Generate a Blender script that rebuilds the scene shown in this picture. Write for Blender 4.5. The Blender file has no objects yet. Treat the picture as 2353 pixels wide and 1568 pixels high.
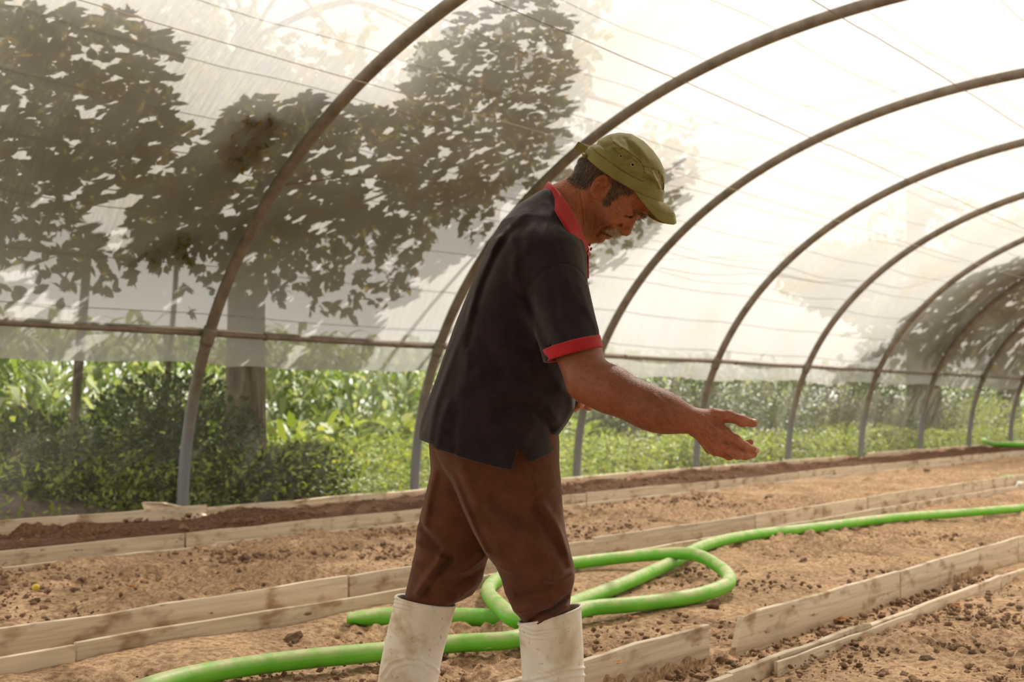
import bpy, math, random
import numpy as np
from mathutils import Vector, Matrix

# ------------------------------------------------------------------ camera, sky, sun, exposure
sc = bpy.context.scene
FPX, CX, CY, CAMH = 2658.7, 1176.5, 784.0, 0.89          # focal length and centre in pixels of a 2353 x 1568 frame
PITCH = math.radians(3.154)                              # camera looks slightly up
THETA = math.radians(40.174)                             # tunnel axis against the viewing direction
cam_d = bpy.data.cameras.new('camera'); cam = bpy.data.objects.new('camera', cam_d)
sc.collection.objects.link(cam); sc.camera = cam
cam_d.sensor_width = 36.0; cam_d.lens = 36.0 * FPX / 2353.0
cam.location = (0, 0, CAMH); cam.rotation_euler = (math.radians(90) + PITCH, 0, 0)
cam_d.clip_start = 0.05; cam_d.clip_end = 500
cam_d.dof.use_dof = True; cam_d.dof.focus_distance = 2.8; cam_d.dof.aperture_fstop = 4.5

AX = np.array([math.sin(THETA), math.cos(THETA), 0.0])   # along the tunnel
PX = np.array([-math.cos(THETA), math.sin(THETA), 0.0])  # across, towards the left wall
UP = np.array([0.0, 0.0, 1.0])
SUN = 0.66 * AX + 0.13 * PX + 0.74 * UP
SUN = SUN / np.linalg.norm(SUN)
sun_d = bpy.data.lights.new('sun', 'SUN'); sun = bpy.data.objects.new('sun', sun_d)
sc.collection.objects.link(sun)
sun_d.energy = 12.0; sun_d.angle = math.radians(0.6); sun_d.color = (1.0, 0.945, 0.875)
sun.rotation_euler = Vector(SUN).to_track_quat('Z', 'Y').to_euler()
sun.location = (0, 0, 30)
world = bpy.data.worlds.new('sky'); sc.world = world; world.use_nodes = True
_nt = world.node_tree; _nt.nodes.clear()
_o = _nt.nodes.new('ShaderNodeOutputWorld'); _b = _nt.nodes.new('ShaderNodeBackground')
_b.inputs['Color'].default_value = (0.94, 0.90, 0.83, 1); _b.inputs['Strength'].default_value = 2.2
_nt.links.new(_b.outputs[0], _o.inputs[0])
sc.view_settings.view_transform = 'Standard'; sc.view_settings.look = 'None'
sc.view_settings.exposure = -0.24; sc.view_settings.gamma = 1.0; sc.view_settings.use_curve_mapping = False
sc.cycles.max_bounces = 4; sc.cycles.transparent_max_bounces = 8
sc.cycles.diffuse_bounces = 3; sc.cycles.transmission_bounces = 4; sc.cycles.caustics_reflective = False; sc.cycles.caustics_refractive = False
sc.cycles.use_adaptive_sampling = True; sc.cycles.adaptive_threshold = 0.06; sc.cycles.use_light_tree = False; sc.cycles.time_limit = 850; sc.cycles.use_auto_tile = False
world.cycles.sampling_method = 'NONE'
random.seed(4); RNG = np.random.default_rng(11)

# ------------------------------------------------------------------ helpers
def TL(t, L, z):
    v = t * AX + L * PX; return np.array([v[0], v[1], z])
def ray(x, y):
    v = ((x - CX) / FPX, 1.0, -(y - CY) / FPX); c, s = math.cos(PITCH), math.sin(PITCH)
    return np.array([v[0], v[1] * c - v[2] * s, v[1] * s + v[2] * c])
def G(x, y, z):                                          # point at height z measured from the photo
    r = ray(x, y); k = (z - CAMH) / r[2]; return np.array([r[0] * k, r[1] * k, z])
def P(x, y, Y):                                          # point at depth Y measured from the photo
    r = ray(x, y); k = Y / r[1]; return np.array([r[0] * k, Y, CAMH + r[2] * k])
def lin(r, g, b):
    f = lambda c: (c / 255 / 12.92) if c / 255 <= 0.04045 else ((c / 255 + 0.055) / 1.055) ** 2.4
    return (f(r), f(g), f(b), 1.0)

class NT:
    def __init__(s, name):
        s.m = bpy.data.materials.new(name); s.m.use_nodes = True; s.t = s.m.node_tree; s.t.nodes.clear()
        s.out = s.t.nodes.new('ShaderNodeOutputMaterial')
    def n(s, kind, **kw):
        nd = s.t.nodes.new('ShaderNode' + kind)
        for k, v in kw.items():
            if k.startswith('i_'):
                key = k[2:].replace('_', ' '); nd.inputs[int(key) if key.isdigit() else key].default_value = v
            else: setattr(nd, k, v)
        return nd
    def l(s, a, b): s.t.links.new(a, b)
    def noise(s, vec, scale, detail=4, rough=0.6, dist=0.0):
        nd = s.n('TexNoise'); nd.inputs['Scale'].default_value = scale; nd.inputs['Detail'].default_value = min(detail, 3)
        nd.inputs['Roughness'].default_value = rough; nd.inputs['Distortion'].default_value = dist
        if vec is not None: s.l(vec, nd.inputs['Vector'])
        return nd
    def ramp(s, fac, stops):
        nd = s.n('ValToRGB'); cr = nd.color_ramp
        while len(cr.elements) < len(stops): cr.elements.new(0.5)
        for e, (p, c) in zip(cr.elements, stops): e.position = p; e.color = c if len(c) == 4 else (*c, 1)
        s.l(fac, nd.inputs['Fac']); return nd
    def mix(s, fac, a, b, mode='MIX'):
        nd = s.n('MixRGB', blend_type=mode)
        for sock, v in ((nd.inputs[0], fac), (nd.inputs[1], a), (nd.inputs[2], b)):
            if hasattr(v, 'is_output'): s.l(v, sock)
            else: sock.default_value = v
        return nd
    def mapv(s, vec, scale=(1, 1, 1), rot=(0, 0, 0)):
        nd = s.n('Mapping'); nd.inputs['Scale'].default_value = scale; nd.inputs['Rotation'].default_value = rot
        s.l(vec, nd.inputs['Vector']); return nd.outputs[0]
    def obj(s): return s.n('TexCoord').outputs['Object']
    def uv(s): return s.n('TexCoord').outputs['UV']
    def bump(s, h, strength=0.5, dist=0.01, normal=None):
        nd = s.n('Bump'); nd.inputs['Strength'].default_value = strength; nd.inputs['Distance'].default_value = dist
        s.l(h, nd.inputs['Height'])
        if normal is not None: s.l(normal, nd.inputs['Normal'])
        return nd.outputs[0]
    def principled(s, color=None, rough=0.7, normal=None, **kw):
        nd = s.n('BsdfPrincipled'); nd.inputs['Roughness'].default_value = rough
        nd.inputs['Specular IOR Level'].default_value = kw.pop('spec', 0.3)
        if color is not None:
            if hasattr(color, 'is_output'): s.l(color, nd.inputs['Base Color'])
            else: nd.inputs['Base Color'].default_value = color
        if normal is not None: s.l(normal, nd.inputs['Normal'])
        for k, v in kw.items(): nd.inputs[k.replace('_', ' ')].default_value = v
        s.l(nd.outputs[0], s.out.inputs['Surface']); return nd

def link(o, parent=None):
    sc.collection.objects.link(o)
    if parent is not None:
        o.parent = parent
        o.matrix_parent_inverse = parent.matrix_basis.inverted()
    return o
def tag(o, label=None, cat=None, group=None, kind=None):
    if label: o['label'] = label
    if cat: o['category'] = cat
    if group: o['group'] = group
    if kind: o['kind'] = kind
    return o
def empty(name, loc=(0, 0, 0), label=None, cat=None, group=None):
    o = bpy.data.objects.new(name, None); o.location = loc; o.empty_display_size = 0.1
    link(o); return tag(o, label, cat, group)
def mesh_np(name, V, F, mat, parent=None, smooth=False, uv=None, col=None):
    V = np.asarray(V, np.float32); F = np.asarray(F, np.int32); k = F.shape[1]
    me = bpy.data.meshes.new(name)
    me.vertices.add(len(V)); me.vertices.foreach_set('co', V.ravel())
    me.loops.add(F.size); me.loops.foreach_set('vertex_index', F.ravel())
    me.polygons.add(len(F)); me.polygons.foreach_set('loop_start', np.arange(0, F.size, k, dtype=np.int32))
    if smooth: me.polygons.foreach_set('use_smooth', np.ones(len(F), bool))
    if uv is not None:
        l = me.uv_layers.new(name='UVMap'); l.data.foreach_set('uv', np.asarray(uv, np.float32)[F.ravel()].ravel())
    if col is not None:
        ca = me.color_attributes.new('Col', 'FLOAT_COLOR', 'POINT'); ca.data.foreach_set('color', np.asarray(col, np.float32).ravel())
    me.update(calc_edges=True); me.validate()
    if mat is not None: me.materials.append(mat)
    o = bpy.data.objects.new(name, me); link(o, parent); return o
def grid_faces(nu, nv, closed_u=False, closed_v=False):
    iu = np.arange(nu if closed_u else nu - 1); iv = np.arange(nv if closed_v else nv - 1)
    a, b = np.meshgrid(iu, iv, indexing='ij'); a = a.ravel(); b = b.ravel(); a2 = (a + 1) % nu; b2 = (b + 1) % nv
    return np.stack([a * nv + b, a2 * nv + b, a2 * nv + b2, a * nv + b2], 1)
def catmull(pts, n):
    pts = np.asarray(pts, float); K = len(pts); q = np.vstack([2 * pts[0] - pts[1], pts, 2 * pts[-1] - pts[-2]])
    s = np.linspace(0, K - 1, n); i = np.minimum(s.astype(int), K - 2); f = (s - i)[:, None]
    p0, p1, p2, p3 = q[i], q[i + 1], q[i + 2], q[i + 3]
    return 0.5 * ((2 * p1) + (-p0 + p2) * f + (2 * p0 - 5 * p1 + 4 * p2 - p3) * f ** 2 + (-p0 + 3 * p1 - 3 * p2 + p3) * f ** 3)
def resample(pts, n):
    pts = np.asarray(pts, float); d = np.r_[0, np.cumsum(np.linalg.norm(np.diff(pts, axis=0), axis=1))]
    s = np.linspace(0, d[-1], n); return np.stack([np.interp(s, d, pts[:, k]) for k in range(pts.shape[1])], 1)
def tube_vf(path, rad, seg=12, flat=None, cap=True, up=(0, 0, 1)):
    path = np.asarray(path, float); n = len(path); rad = np.broadcast_to(np.asarray(rad, float), (n,))
    flat = np.ones(n) if flat is None else np.asarray(flat, float)
    T = np.gradient(path, axis=0); T /= np.linalg.norm(T, axis=1)[:, None] + 1e-12
    up = np.asarray(up, float); N = np.cross(T, up)
    bad = np.linalg.norm(N, axis=1) < 1e-3; N[bad] = np.cross(T[bad], [1, 0, 0])
    N /= np.linalg.norm(N, axis=1)[:, None]; B = np.cross(N, T)
    an = np.linspace(0, 2 * math.pi, seg, endpoint=False)
    wide = rad * (1 + 0.45 * (1 - flat)); V = path[:, None] + (np.cos(an)[None, :, None] * (N * wide[:, None])[:, None]) + (np.sin(an)[None, :, None] * (B * (rad * flat)[:, None])[:, None])
    V = V.reshape(-1, 3); F = grid_faces(n, seg, False, True)[:, ::-1]
    if cap:
        V = np.vstack([V, path[0], path[-1]]); i0, i1 = len(V) - 2, len(V) - 1; k = np.arange(seg); k2 = (k + 1) % seg
        F = np.vstack([F, np.stack([k2, k, np.full(seg, i0), np.full(seg, i0)], 1), np.stack([(n - 1) * seg + k, (n - 1) * seg + k2, np.full(seg, i1), np.full(seg, i1)], 1)])
    return V, F
def quads_to_mesh(name, V, F, mat, parent=None, smooth=True):
    """quads whose last two indices coincide become triangles"""
    me = bpy.data.meshes.new(name)
    me.from_pydata([tuple(v) for v in V], [], [tuple(f[:3]) if f[2] == f[3] else tuple(f) for f in F.tolist()])
    if smooth: me.polygons.foreach_set('use_smooth', np.ones(len(me.polygons), bool))
    me.update()
    if mat is not None: me.materials.append(mat)
    o = bpy.data.objects.new(name, me); link(o, parent); return o
def tube(name, path, rad, mat, parent=None, seg=12, flat=None):
    V, F = tube_vf(path, rad, seg, flat); return quads_to_mesh(name, V, F, mat, parent)
def _h(ix, iy, seed):
    n = (ix.astype(np.int64) * 374761393 + iy.astype(np.int64) * 668265263 + seed * 974711) & 0x7fffffff
    n = ((n ^ (n >> 13)) * 1274126177) & 0x7fffffff; return ((n ^ (n >> 16)) & 0xffff) / 65535.0
def vnoise(x, y, seed=0):
    x = np.asarray(x, float); y = np.asarray(y, float); ix = np.floor(x); iy = np.floor(y); fx = x - ix; fy = y - iy
    fx = fx * fx * (3 - 2 * fx); fy = fy * fy * (3 - 2 * fy); ix = ix.astype(np.int64); iy = iy.astype(np.int64)
    a = _h(ix, iy, seed); b = _h(ix + 1, iy, seed); c = _h(ix, iy + 1, seed); d = _h(ix + 1, iy + 1, seed)
    return (a * (1 - fx) + b * fx) * (1 - fy) + (c * (1 - fx) + d * fx) * fy - 0.5
def unit(v): return v / (np.linalg.norm(v, axis=-1, keepdims=True) + 1e-12)
def leaf_vf(pos, d, nrm, ln, wd, droop=0.15):
    """six-cornered leaves with a bent blade; arrays of N"""
    d = unit(d); side = unit(np.cross(nrm, d)); nn = np.cross(d, side); ln = ln[:, None]; wd = wd[:, None]
    pts = [(0, 0, 0), (.30, .5, .06), (.68, .42, -.02), (1.0, 0, -.25), (.68, -.42, -.02), (.30, -.5, .06)]
    V = np.stack([pos + d * ln * a + side * wd * b + nn * ln * c * droop * 4 for a, b, c in pts], 1).reshape(-1, 3)
    F = np.arange(len(pos) * 6).reshape(-1, 6); return V, F
def rand_dirs(n): return unit(RNG.normal(size=(n, 3)))

# ------------------------------------------------------------------ materials
def m_soil(name, dry, dark, rel=1.0):
    k = NT(name); v = k.obj()
    n1 = k.noise(v, 3.0, 5, .65); n2 = k.noise(v, 45, 6, .7); n3 = k.noise(v, 220, 4, .7); n4 = k.noise(v, 16, 5, .65)
    mid = tuple(0.5 * (a + b) for a, b in zip(dry, dark))
    r2 = k.ramp(n2.outputs[0], [(.33, dark), (.47, mid), (.60, dry)])
    r1 = k.ramp(n1.outputs[0], [(.30, (.72, .70, .68)), (.65, (1.12, 1.10, 1.08))])
    c = k.mix(1.0, r2.outputs[0], r1.outputs[0], 'MULTIPLY')
    r3 = k.ramp(n3.outputs[0], [(.30, (.62, .60, .58)), (.5, (1, 1, 1)), (.72, (1.18, 1.16, 1.12))])
    c = k.mix(.8, c.outputs[0], r3.outputs[0], 'MULTIPLY')
    hh = k.mix(.5, n2.outputs[0], n3.outputs[0]); hh = k.mix(.35, hh.outputs[0], n4.outputs[0])
    k.principled(c.outputs[0], .95, k.bump(hh.outputs[0], .9 * rel, .02), spec=.1); return k.m
M_SOIL = m_soil('dry_soil', lin(222, 188, 152), lin(150, 118, 91))
M_SOIL_DK = m_soil('moist_soil', lin(138, 104, 80), lin(80, 58, 43))
M_PATH = m_soil('trodden_soil', lin(212, 180, 146), lin(160, 130, 104), .7)
M_CLOD = m_soil('soil_clod', lin(172, 143, 118), lin(110, 86, 69), .8)
def m_wood():
    k = NT('weathered_plank'); info = k.n('ObjectInfo'); v0 = k.n('TexCoord').outputs['Object']
    off = k.n('VectorMath', operation='ADD'); k.l(v0, off.inputs[0])
    cmb = k.n('CombineXYZ'); mul = k.n('Math', operation='MULTIPLY'); mul.inputs[1].default_value = 37.0
    k.l(info.outputs['Random'], mul.inputs[0]); k.l(mul.outputs[0], cmb.inputs[0]); k.l(mul.outputs[0], cmb.inputs[2]); k.l(cmb.outputs[0], off.inputs[1])
    v = off.outputs[0]
    g = k.noise(k.mapv(v, (2.0, 30, 45)), 1.0, 6, .65, .6); st = k.noise(k.mapv(v, (5, 5, 9)), 1.0, 5, .6); sp = k.noise(k.mapv(v, (10, 10, 22)), 1.0, 3, .5)
    c = k.ramp(g.outputs[0], [(.25, lin(184, 168, 147)), (.5, lin(216, 201, 179)), (.8, lin(234, 221, 202))])
    s = k.ramp(st.outputs[0], [(.34, lin(168, 138, 106)), (.48, (1, 1, 1))])
    c = k.mix(.75, c.outputs[0], s.outputs[0], 'MULTIPLY')
    s2 = k.ramp(sp.outputs[0], [(.26, lin(110, 78, 52)), (.33, (1, 1, 1))]); c = k.mix(.8, c.outputs[0], s2.outputs[0], 'MULTIPLY')
    tone = k.ramp(info.outputs['Random'], [(0, (.86, .84, .80)), (1, (1.12, 1.08, 1.02))]); c = k.mix(1, c.outputs[0], tone.outputs[0], 'MULTIPLY')
    k.principled(c.outputs[0], .85, k.bump(g.outputs[0], .35, .004), spec=.15); return k.m
M_WOOD = m_wood()
def m_steel():
    k = NT('weathered_steel'); n = k.noise(k.mapv(k.obj(), (1, 1, 1)), 9, 5, .6)
    c = k.ramp(n.outputs[0], [(.3, lin(106, 97, 86)), (.55, lin(130, 120, 108)), (.8, lin(146, 135, 121))])
    sz = k.n('SeparateXYZ'); k.l(k.obj(), sz.inputs[0]); mr = k.n('MapRange'); mr.inputs[1].default_value = 1.0; mr.inputs[2].default_value = .55; k.l(sz.outputs[2], mr.inputs[0])
    c = k.mix(mr.outputs[0], c.outputs[0], lin(128, 130, 134))                # bare galvanised feet below the film
    k.principled(c.outputs[0], .6, k.bump(n.outputs[0], .1, .002), spec=.3, Metallic=.15); return k.m
M_STEEL = m_steel()
def m_film():
    k = NT('greenhouse_film'); uv = k.uv()
    fold = k.noise(k.mapv(uv, (5.0, 1.2, 1), (0, 0, .55)), 1.6, 5, .55, .4)      # creases slanting across the bays
    fine = k.noise(k.mapv(uv, (34, 5, 1), (0, 0, .5)), 1.0, 4, .6); blot = k.noise(k.mapv(uv, (1.4, 1.4, 1)), 1.0, 5, .6)
    hmix = k.mix(.35, fold.outputs[0], fine.outputs[0]); nb = k.bump(hmix.outputs[0], .32, .05)
    col = k.ramp(blot.outputs[0], [(.32, (.362, .345, .302)), (.5, (.372, .361, .342)), (.7, (.368, .364, .356))])
    tr = k.n('BsdfTranslucent'); k.l(col.outputs[0], tr.inputs['Color']); k.l(nb, tr.inputs['Normal'])
    df = k.n('BsdfDiffuse'); df.inputs['Color'].default_value = (.70, .66, .58, 1); k.l(nb, df.inputs['Normal'])
    tp = k.n('BsdfTransparent'); tp.inputs['Color'].default_value = (.98, .97, .94, 1)
    m1 = k.n('MixShader'); m1.inputs[0].default_value = .22; k.l(tr.outputs[0], m1.inputs[1]); k.l(df.outputs[0], m1.inputs[2])
    m2 = k.n('MixShader'); m2.inputs[0].default_value = .175; k.l(m1.outputs[0], m2.inputs[1]); k.l(tp.outputs[0], m2.inputs[2])
    k.l(m2.outputs[0], k.out.inputs['Surface']); return k.m
M_FILM = m_film()
def m_net():
    k = NT('insect_netting'); uv = k.uv(); n = k.noise(k.mapv(uv, (3.5, 1.0, 1)), 1.0, 4, .6)
    f0 = k.ramp(n.outputs[0], [(.3, (.5,) * 3), (.7, (1.4,) * 3)]); sx = k.n('SeparateXYZ'); k.l(uv, sx.inputs[0]); mr = k.n('MapRange'); mr.inputs[1].default_value = 6; mr.inputs[2].default_value = 16; mr.inputs[3].default_value = .10; mr.inputs[4].default_value = .20; k.l(sx.outputs[0], mr.inputs[0])
    f = k.n('Math', operation='MULTIPLY'); k.l(f0.outputs[0], f.inputs[0]); k.l(mr.outputs[0], f.inputs[1])
    tr = k.n('BsdfTranslucent'); tr.inputs['Color'].default_value = (.68, .62, .50, 1)
    df = k.n('BsdfDiffuse'); df.inputs['Color'].default_value = (.50, .45, .37, 1)
    m1 = k.n('MixShader'); m1.inputs[0].default_value = .4; k.l(tr.outputs[0], m1.inputs[1]); k.l(df.outputs[0], m1.inputs[2])
    tp = k.n('BsdfTransparent'); m2 = k.n('MixShader'); k.l(f.outputs[0], m2.inputs[0]); k.l(tp.outputs[0], m2.inputs[1]); k.l(m1.outputs[0], m2.inputs[2])
    k.l(m2.outputs[0], k.out.inputs['Surface']); return k.m
M_NET = m_net()
def m_leaf(name, c1, c2, c3, trans=.45):
    k = NT(name); g = k.n('NewGeometry'); r = k.ramp(g.outputs['Random Per Island'], [(0, c1), (.5, c2), (1, c3)])
    df = k.n('BsdfPrincipled'); df.inputs['Roughness'].default_value = .55; df.inputs['Specular IOR Level'].default_value = .35; k.l(r.outputs[0], df.inputs['Base Color'])
    tr = k.n('BsdfTranslucent'); br = k.mix(1, r.outputs[0], (1.4, 1.3, .8, 1), 'MULTIPLY'); k.l(br.outputs[0], tr.inputs['Color'])
    m = k.n('MixShader'); m.inputs[0].default_value = trans; k.l(df.outputs[0], m.inputs[1]); k.l(tr.outputs[0], m.inputs[2]); k.l(m.outputs[0], k.out.inputs['Surface']); return k.m
M_TREELEAF = m_leaf('tree_leaf', lin(92, 100, 46), lin(116, 120, 56), lin(156, 124, 60), .45)
M_WEED = m_leaf('weed_leaf', lin(98, 120, 40), lin(126, 145, 54), lin(158, 164, 82), .38)
M_SHRUB = m_leaf('shrub_leaf', lin(40, 58, 24), lin(52, 72, 29), lin(76, 92, 40), .2)
M_CORN = m_leaf('corn_leaf', lin(88, 114, 48), lin(118, 140, 64), lin(174, 180, 138), .38)
def m_plain(name, c, rough=.8, scale=20, var=.25, bump=.2, spec=.2, dist=.005):
    k = NT(name); n = k.noise(k.obj(), scale, 5, .6)
    a = tuple(x * (1 - var) for x in c[:3]) + (1,); b = tuple(min(1, x * (1 + var)) for x in c[:3]) + (1,)
    r = k.ramp(n.outputs[0], [(.3, a), (.7, b)]); k.principled(r.outputs[0], rough, k.bump(n.outputs[0], bump, dist), spec=spec); return k.m
def m_bark():
    k = NT('grooved_bark'); v = k.obj(); n = k.noise(k.mapv(v, (22, 22, 2.2)), 1, 6, .65, .5); b = k.noise(v, 5, 3)
    r = k.ramp(n.outputs[0], [(.3, lin(60, 50, 42)), (.55, lin(110, 96, 82)), (.8, lin(148, 134, 116))])
    k.principled(r.outputs[0], .95, k.bump(n.outputs[0], 1.0, .03), spec=.1); return k.m
M_BARK = m_bark()
M_TWINE = m_plain('pale_twine', lin(196, 184, 168), .9, 200, .15)
M_CORD = m_plain('dark_cord', lin(120, 104, 88), .9, 150, .15)
M_YELLOWCORD = m_plain('yellowed_cord', lin(216, 190, 130), .9, 100, .2)
M_MEADOW = m_plain('meadow_ground', lin(86, 92, 44), .95, 6, .4, .5)
M_DRYLEAF = m_plain('dry_leaf', lin(172, 116, 66), .8, 60, .35, .3)
M_STRAW = m_plain('straw', lin(206, 178, 132), .85, 80, .2)
M_YELLOW = m_plain('yellow_fruit', lin(206, 184, 60), .45, 60, .12, .05, .4)
def m_hose():
    k = NT('green_hose'); v = k.obj(); n = k.noise(v, 14, 6, .65); g = k.n('NewGeometry'); sp = k.n('SeparateXYZ'); k.l(g.outputs['Normal'], sp.inputs[0])
    up = k.n('MapRange'); up.inputs[1].default_value = .05; up.inputs[2].default_value = .8; k.l(sp.outputs[2], up.inputs[0])
    ml = k.n('Math', operation='MULTIPLY'); k.l(up.outputs[0], ml.inputs[0]); rr = k.ramp(n.outputs[0], [(.30, (.15,) * 3), (.62, (1, 1, 1))]); k.l(rr.outputs[0], ml.inputs[1])
    base = k.ramp(k.noise(v, 5, 3).outputs[0], [(.3, lin(92, 184, 34)), (.7, lin(122, 204, 62))])
    c = k.mix(ml.outputs[0], base.outputs[0], lin(206, 206, 156))       # settled dust on the upper side
    k.principled(c.outputs[0], .5, k.bump(n.outputs[0], .1, .003), spec=.4); return k.m
M_HOSE = m_hose()
# ------------------------------------------------------------------ the tunnel: film, netting, hoops, purlin
HW, HH, HN, LW = 4.471, 3.337, 2.126, 6.953              # half width, rise, fullness of the arch, left foot
LC = LW - HW
def prof(u, off=0.0):
    c, s = np.cos(u), np.sin(u)
    L = LC + (HW + off) * np.sign(c) * np.abs(c) ** (2 / HN); z = 0.10 + (HH + off) * np.abs(s) ** (2 / HN); return L, z
def u_of_z(z): return math.asin(((z - .1) / HH) ** (HN / 2))
HOOP0, HSTEP = 4.694, 2.268
HOOPS = [HOOP0 + HSTEP * k for k in range(-1, 12)]
def film(u, t, off=.085):
    ph = ((t - HOOP0) / HSTEP) % 1.0; bay = np.floor((t - HOOP0) / HSTEP)
    sag = -.045 * np.sin(np.pi * ph) ** 2
    w = .010 * vnoise(t * 3.1 + u * 2.0, u * 4.0 + bay * 7, 3) + .006 * vnoise(t * 9 + u * 9, u * 7 - t * 2, 5)
    L, z = prof(u, off + sag + w); return L, z
tt = np.arange(-7.0, 33.0, .11); uu = np.linspace(u_of_z(1.16), math.pi - u_of_z(1.16), 120)
Tg, Ug = np.meshgrid(tt, uu, indexing='ij')
edge = np.exp(-((Ug - uu[0]) / .05) ** 2) + np.exp(-((Ug - uu[-1]) / .05) ** 2)
Ue = Ug + np.where(Ug < 1.57, 1, -1) * edge * (.018 * vnoise(Tg * 1.3, Tg * 0 + 2, 8) + .008 * vnoise(Tg * 6, Tg * 0, 9))
Lg, Zg = film(Ue, Tg)
V = Tg[..., None] * AX + Lg[..., None] * PX + Zg[..., None] * UP
ceiling = mesh_np('ceiling', V.reshape(-1, 3), grid_faces(len(tt), len(uu)), M_FILM, smooth=True, uv=np.stack([Tg, Ug * 4.0], -1).reshape(-1, 2))
tag(ceiling, 'milky translucent plastic film stretched over the hoops', kind='structure')
def net(name, left, label):
    t2 = np.arange(-7, 33, .25); z2 = np.linspace(.02, 1.22, 10); Tn, Zn = np.meshgrid(t2, z2, indexing='ij')
    un = np.arcsin(np.clip((Zn - .1) / HH, 0, 1) ** (HN / 2)); Ln, _ = prof(un, .045); Ln = Ln + .012 * vnoise(Tn * 2, Zn * 3, 2)
    if not left: Ln = 2 * LC - Ln
    V = Tn[..., None] * AX + Ln[..., None] * PX + Zn[..., None] * UP
    o = mesh_np(name, V.reshape(-1, 3), grid_faces(len(t2), len(z2)), M_NET, smooth=True, uv=np.stack([Tn, Zn], -1).reshape(-1, 2)); return tag(o, label, kind='structure')
net('wall_left', True, 'hazy see-through netting along the open side of the tunnel')
net('wall_right', False, 'netting along the other side of the tunnel')
ORD = ['zeroth', 'nearest', 'second', 'third', 'fourth', 'fifth', 'sixth', 'seventh', 'eighth', 'ninth', 'tenth', 'eleventh', 'twelfth', 'thirteenth', 'fourteenth']
up_ = u_of_z(1.36)
for k, t in enumerate(HOOPS):
    root = empty('greenhouse_hoop', TL(t, LW, 0))
    us = np.linspace(0.0, math.pi, 140); L, z = prof(us); path = t * AX + L[:, None] * PX + z[:, None] * UP
    path = np.vstack([path[0] * [1, 1, 0] - [0, 0, .1], path, path[-1] * [1, 1, 0] - [0, 0, .1]])
    tube('pipe', path, .040, M_STEEL, root, 14)
    for side in (1, -1):                                 # clamp where the side rail meets the hoop
        u0 = up_ if side == 1 else math.pi - up_; us = np.linspace(u0 - .018, u0 + .018, 6); L, z = prof(us)
        tube('clamp', t * AX + L[:, None] * PX + z[:, None] * UP, .047, M_STEEL, root, 12)
        L0, z0 = prof(np.array([u0])); b0 = TL(t, L0[0], z0[0])
        tube('bolt', [b0 - PX * .05 * side + AX * .03, b0 + PX * .05 * side + AX * .03], .006, M_STEEL, root, 6)
    lab = 'grey steel hoop just beyond the left edge of the view' if k == 0 else (f'grey steel hoop, {ORD[k]} of the receding row counted from the left' if k > 1 else 'grey steel hoop nearest the viewer, standing left of the man')
    tag(root, lab, 'hoop', 'steel hoops of the tunnel')
for side, lab in ((1, 'thin dark side rail running along the left film wall behind the hoops'), (-1, 'thin dark side rail on the far side of the tunnel')):
    u0 = up_ if side == 1 else math.pi - up_; L0, z0 = prof(np.array([u0]), .045); L0 = L0[0]; z0 = z0[0]
    ts = np.arange(-6.5, 32.5, .5); w = .012 * vnoise(ts * .9, ts * 0, 4)
    root = empty('side_rail', TL(HOOP0, L0, z0)); tag(root, lab, 'rail')
    tube('pipe', ts[:, None] * AX + L0 * PX + (z0 + w)[:, None] * UP, .021, M_STEEL, root, 10)
    rw = [t + .5 for t in HOOPS]
    for t in rw: tube('tie', [TL(t, L0, z0), TL(t + .025, L0, z0)], .026, M_CORD, root, 8)
    tube('film_roll', ts[:, None] * AX + (L0 + .022 * side) * PX + (z0 + .022 + w)[:, None] * UP, .014, M_TWINE, root, 8)

# cords lying on the outside of the film and strings inside
def cord(name, pts, r, mat, label, group=None, n=80, wob=.006):
    if name == 'wire_string': pts = [pts[0] - AX * 6] + list(pts) + [pts[-1] + AX * 6]
    q = resample(pts, n); nz = np.linspace(0, 40, n); q[:, 2] += wob * (vnoise(nz, nz * 0, len(label)) + .6 * vnoise(nz * 3.1, nz * 0, 5)) * np.sin(np.linspace(0, np.pi, n))
    o = tube(name, q, r, mat, None, 5); return tag(o, label, 'cord' if 'cord' in name else 'string', group)
OUT_U = [.40, .50, .60, .70, .80, .90, 1.0, 1.10, 1.22, 1.34, 1.46, 1.60, 1.75]
for i, u in enumerate(OUT_U):
    ts = np.linspace(-1, 32, 120); L, z = film(np.full(120, u), ts, .092)
    o = tube('film_cord', ts[:, None] * AX + L[:, None] * PX + z[:, None] * UP,   .0024, M_CORD if i != 7 else M_YELLOWCORD, None, 5)
    tag(o, f'thin dark cord lengthwise over the film, {ORD[i + 1] if i else "lowest"} counting up from the rail' if i != 7 else 'yellowed cord running lengthwise over the film, high up', 'cord', 'cords over the film')
def inside(px, L):                                       # pixel -> point on the vertical plane L
    r = ray(*px); k = L / (r @ PX); return np.array([0, 0, CAMH]) + r * k
def ins_pts(pts, Ls): return [inside(q, l) for q, l in zip(pts, Ls)]
cord('wire_string', ins_pts([(-250, 78), (0, 122), (360, 200), (722, 283), (1000, 360), (1330, 440)], [6.0] * 6), .0036, M_TWINE, 'pale string crossing the nearest hoop, with a frayed knot', 'strings inside the tunnel')
cord('wire_string', ins_pts([(-250, 188), (0, 232), (640, 350), (780, 372), (1330, 490)], [6.25] * 5), .0038, M_TWINE, 'lowest pale string, passing low across the nearest hoop', 'strings inside the tunnel')
cord('wire_string', ins_pts([(-250, -130), (180, 0), (800, 180), (1300, 320), (1700, 440), (2353, 640)], [5.0] * 6), .003, M_TWINE, 'pale string from the top left corner to behind the cap', 'strings inside the tunnel')
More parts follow.
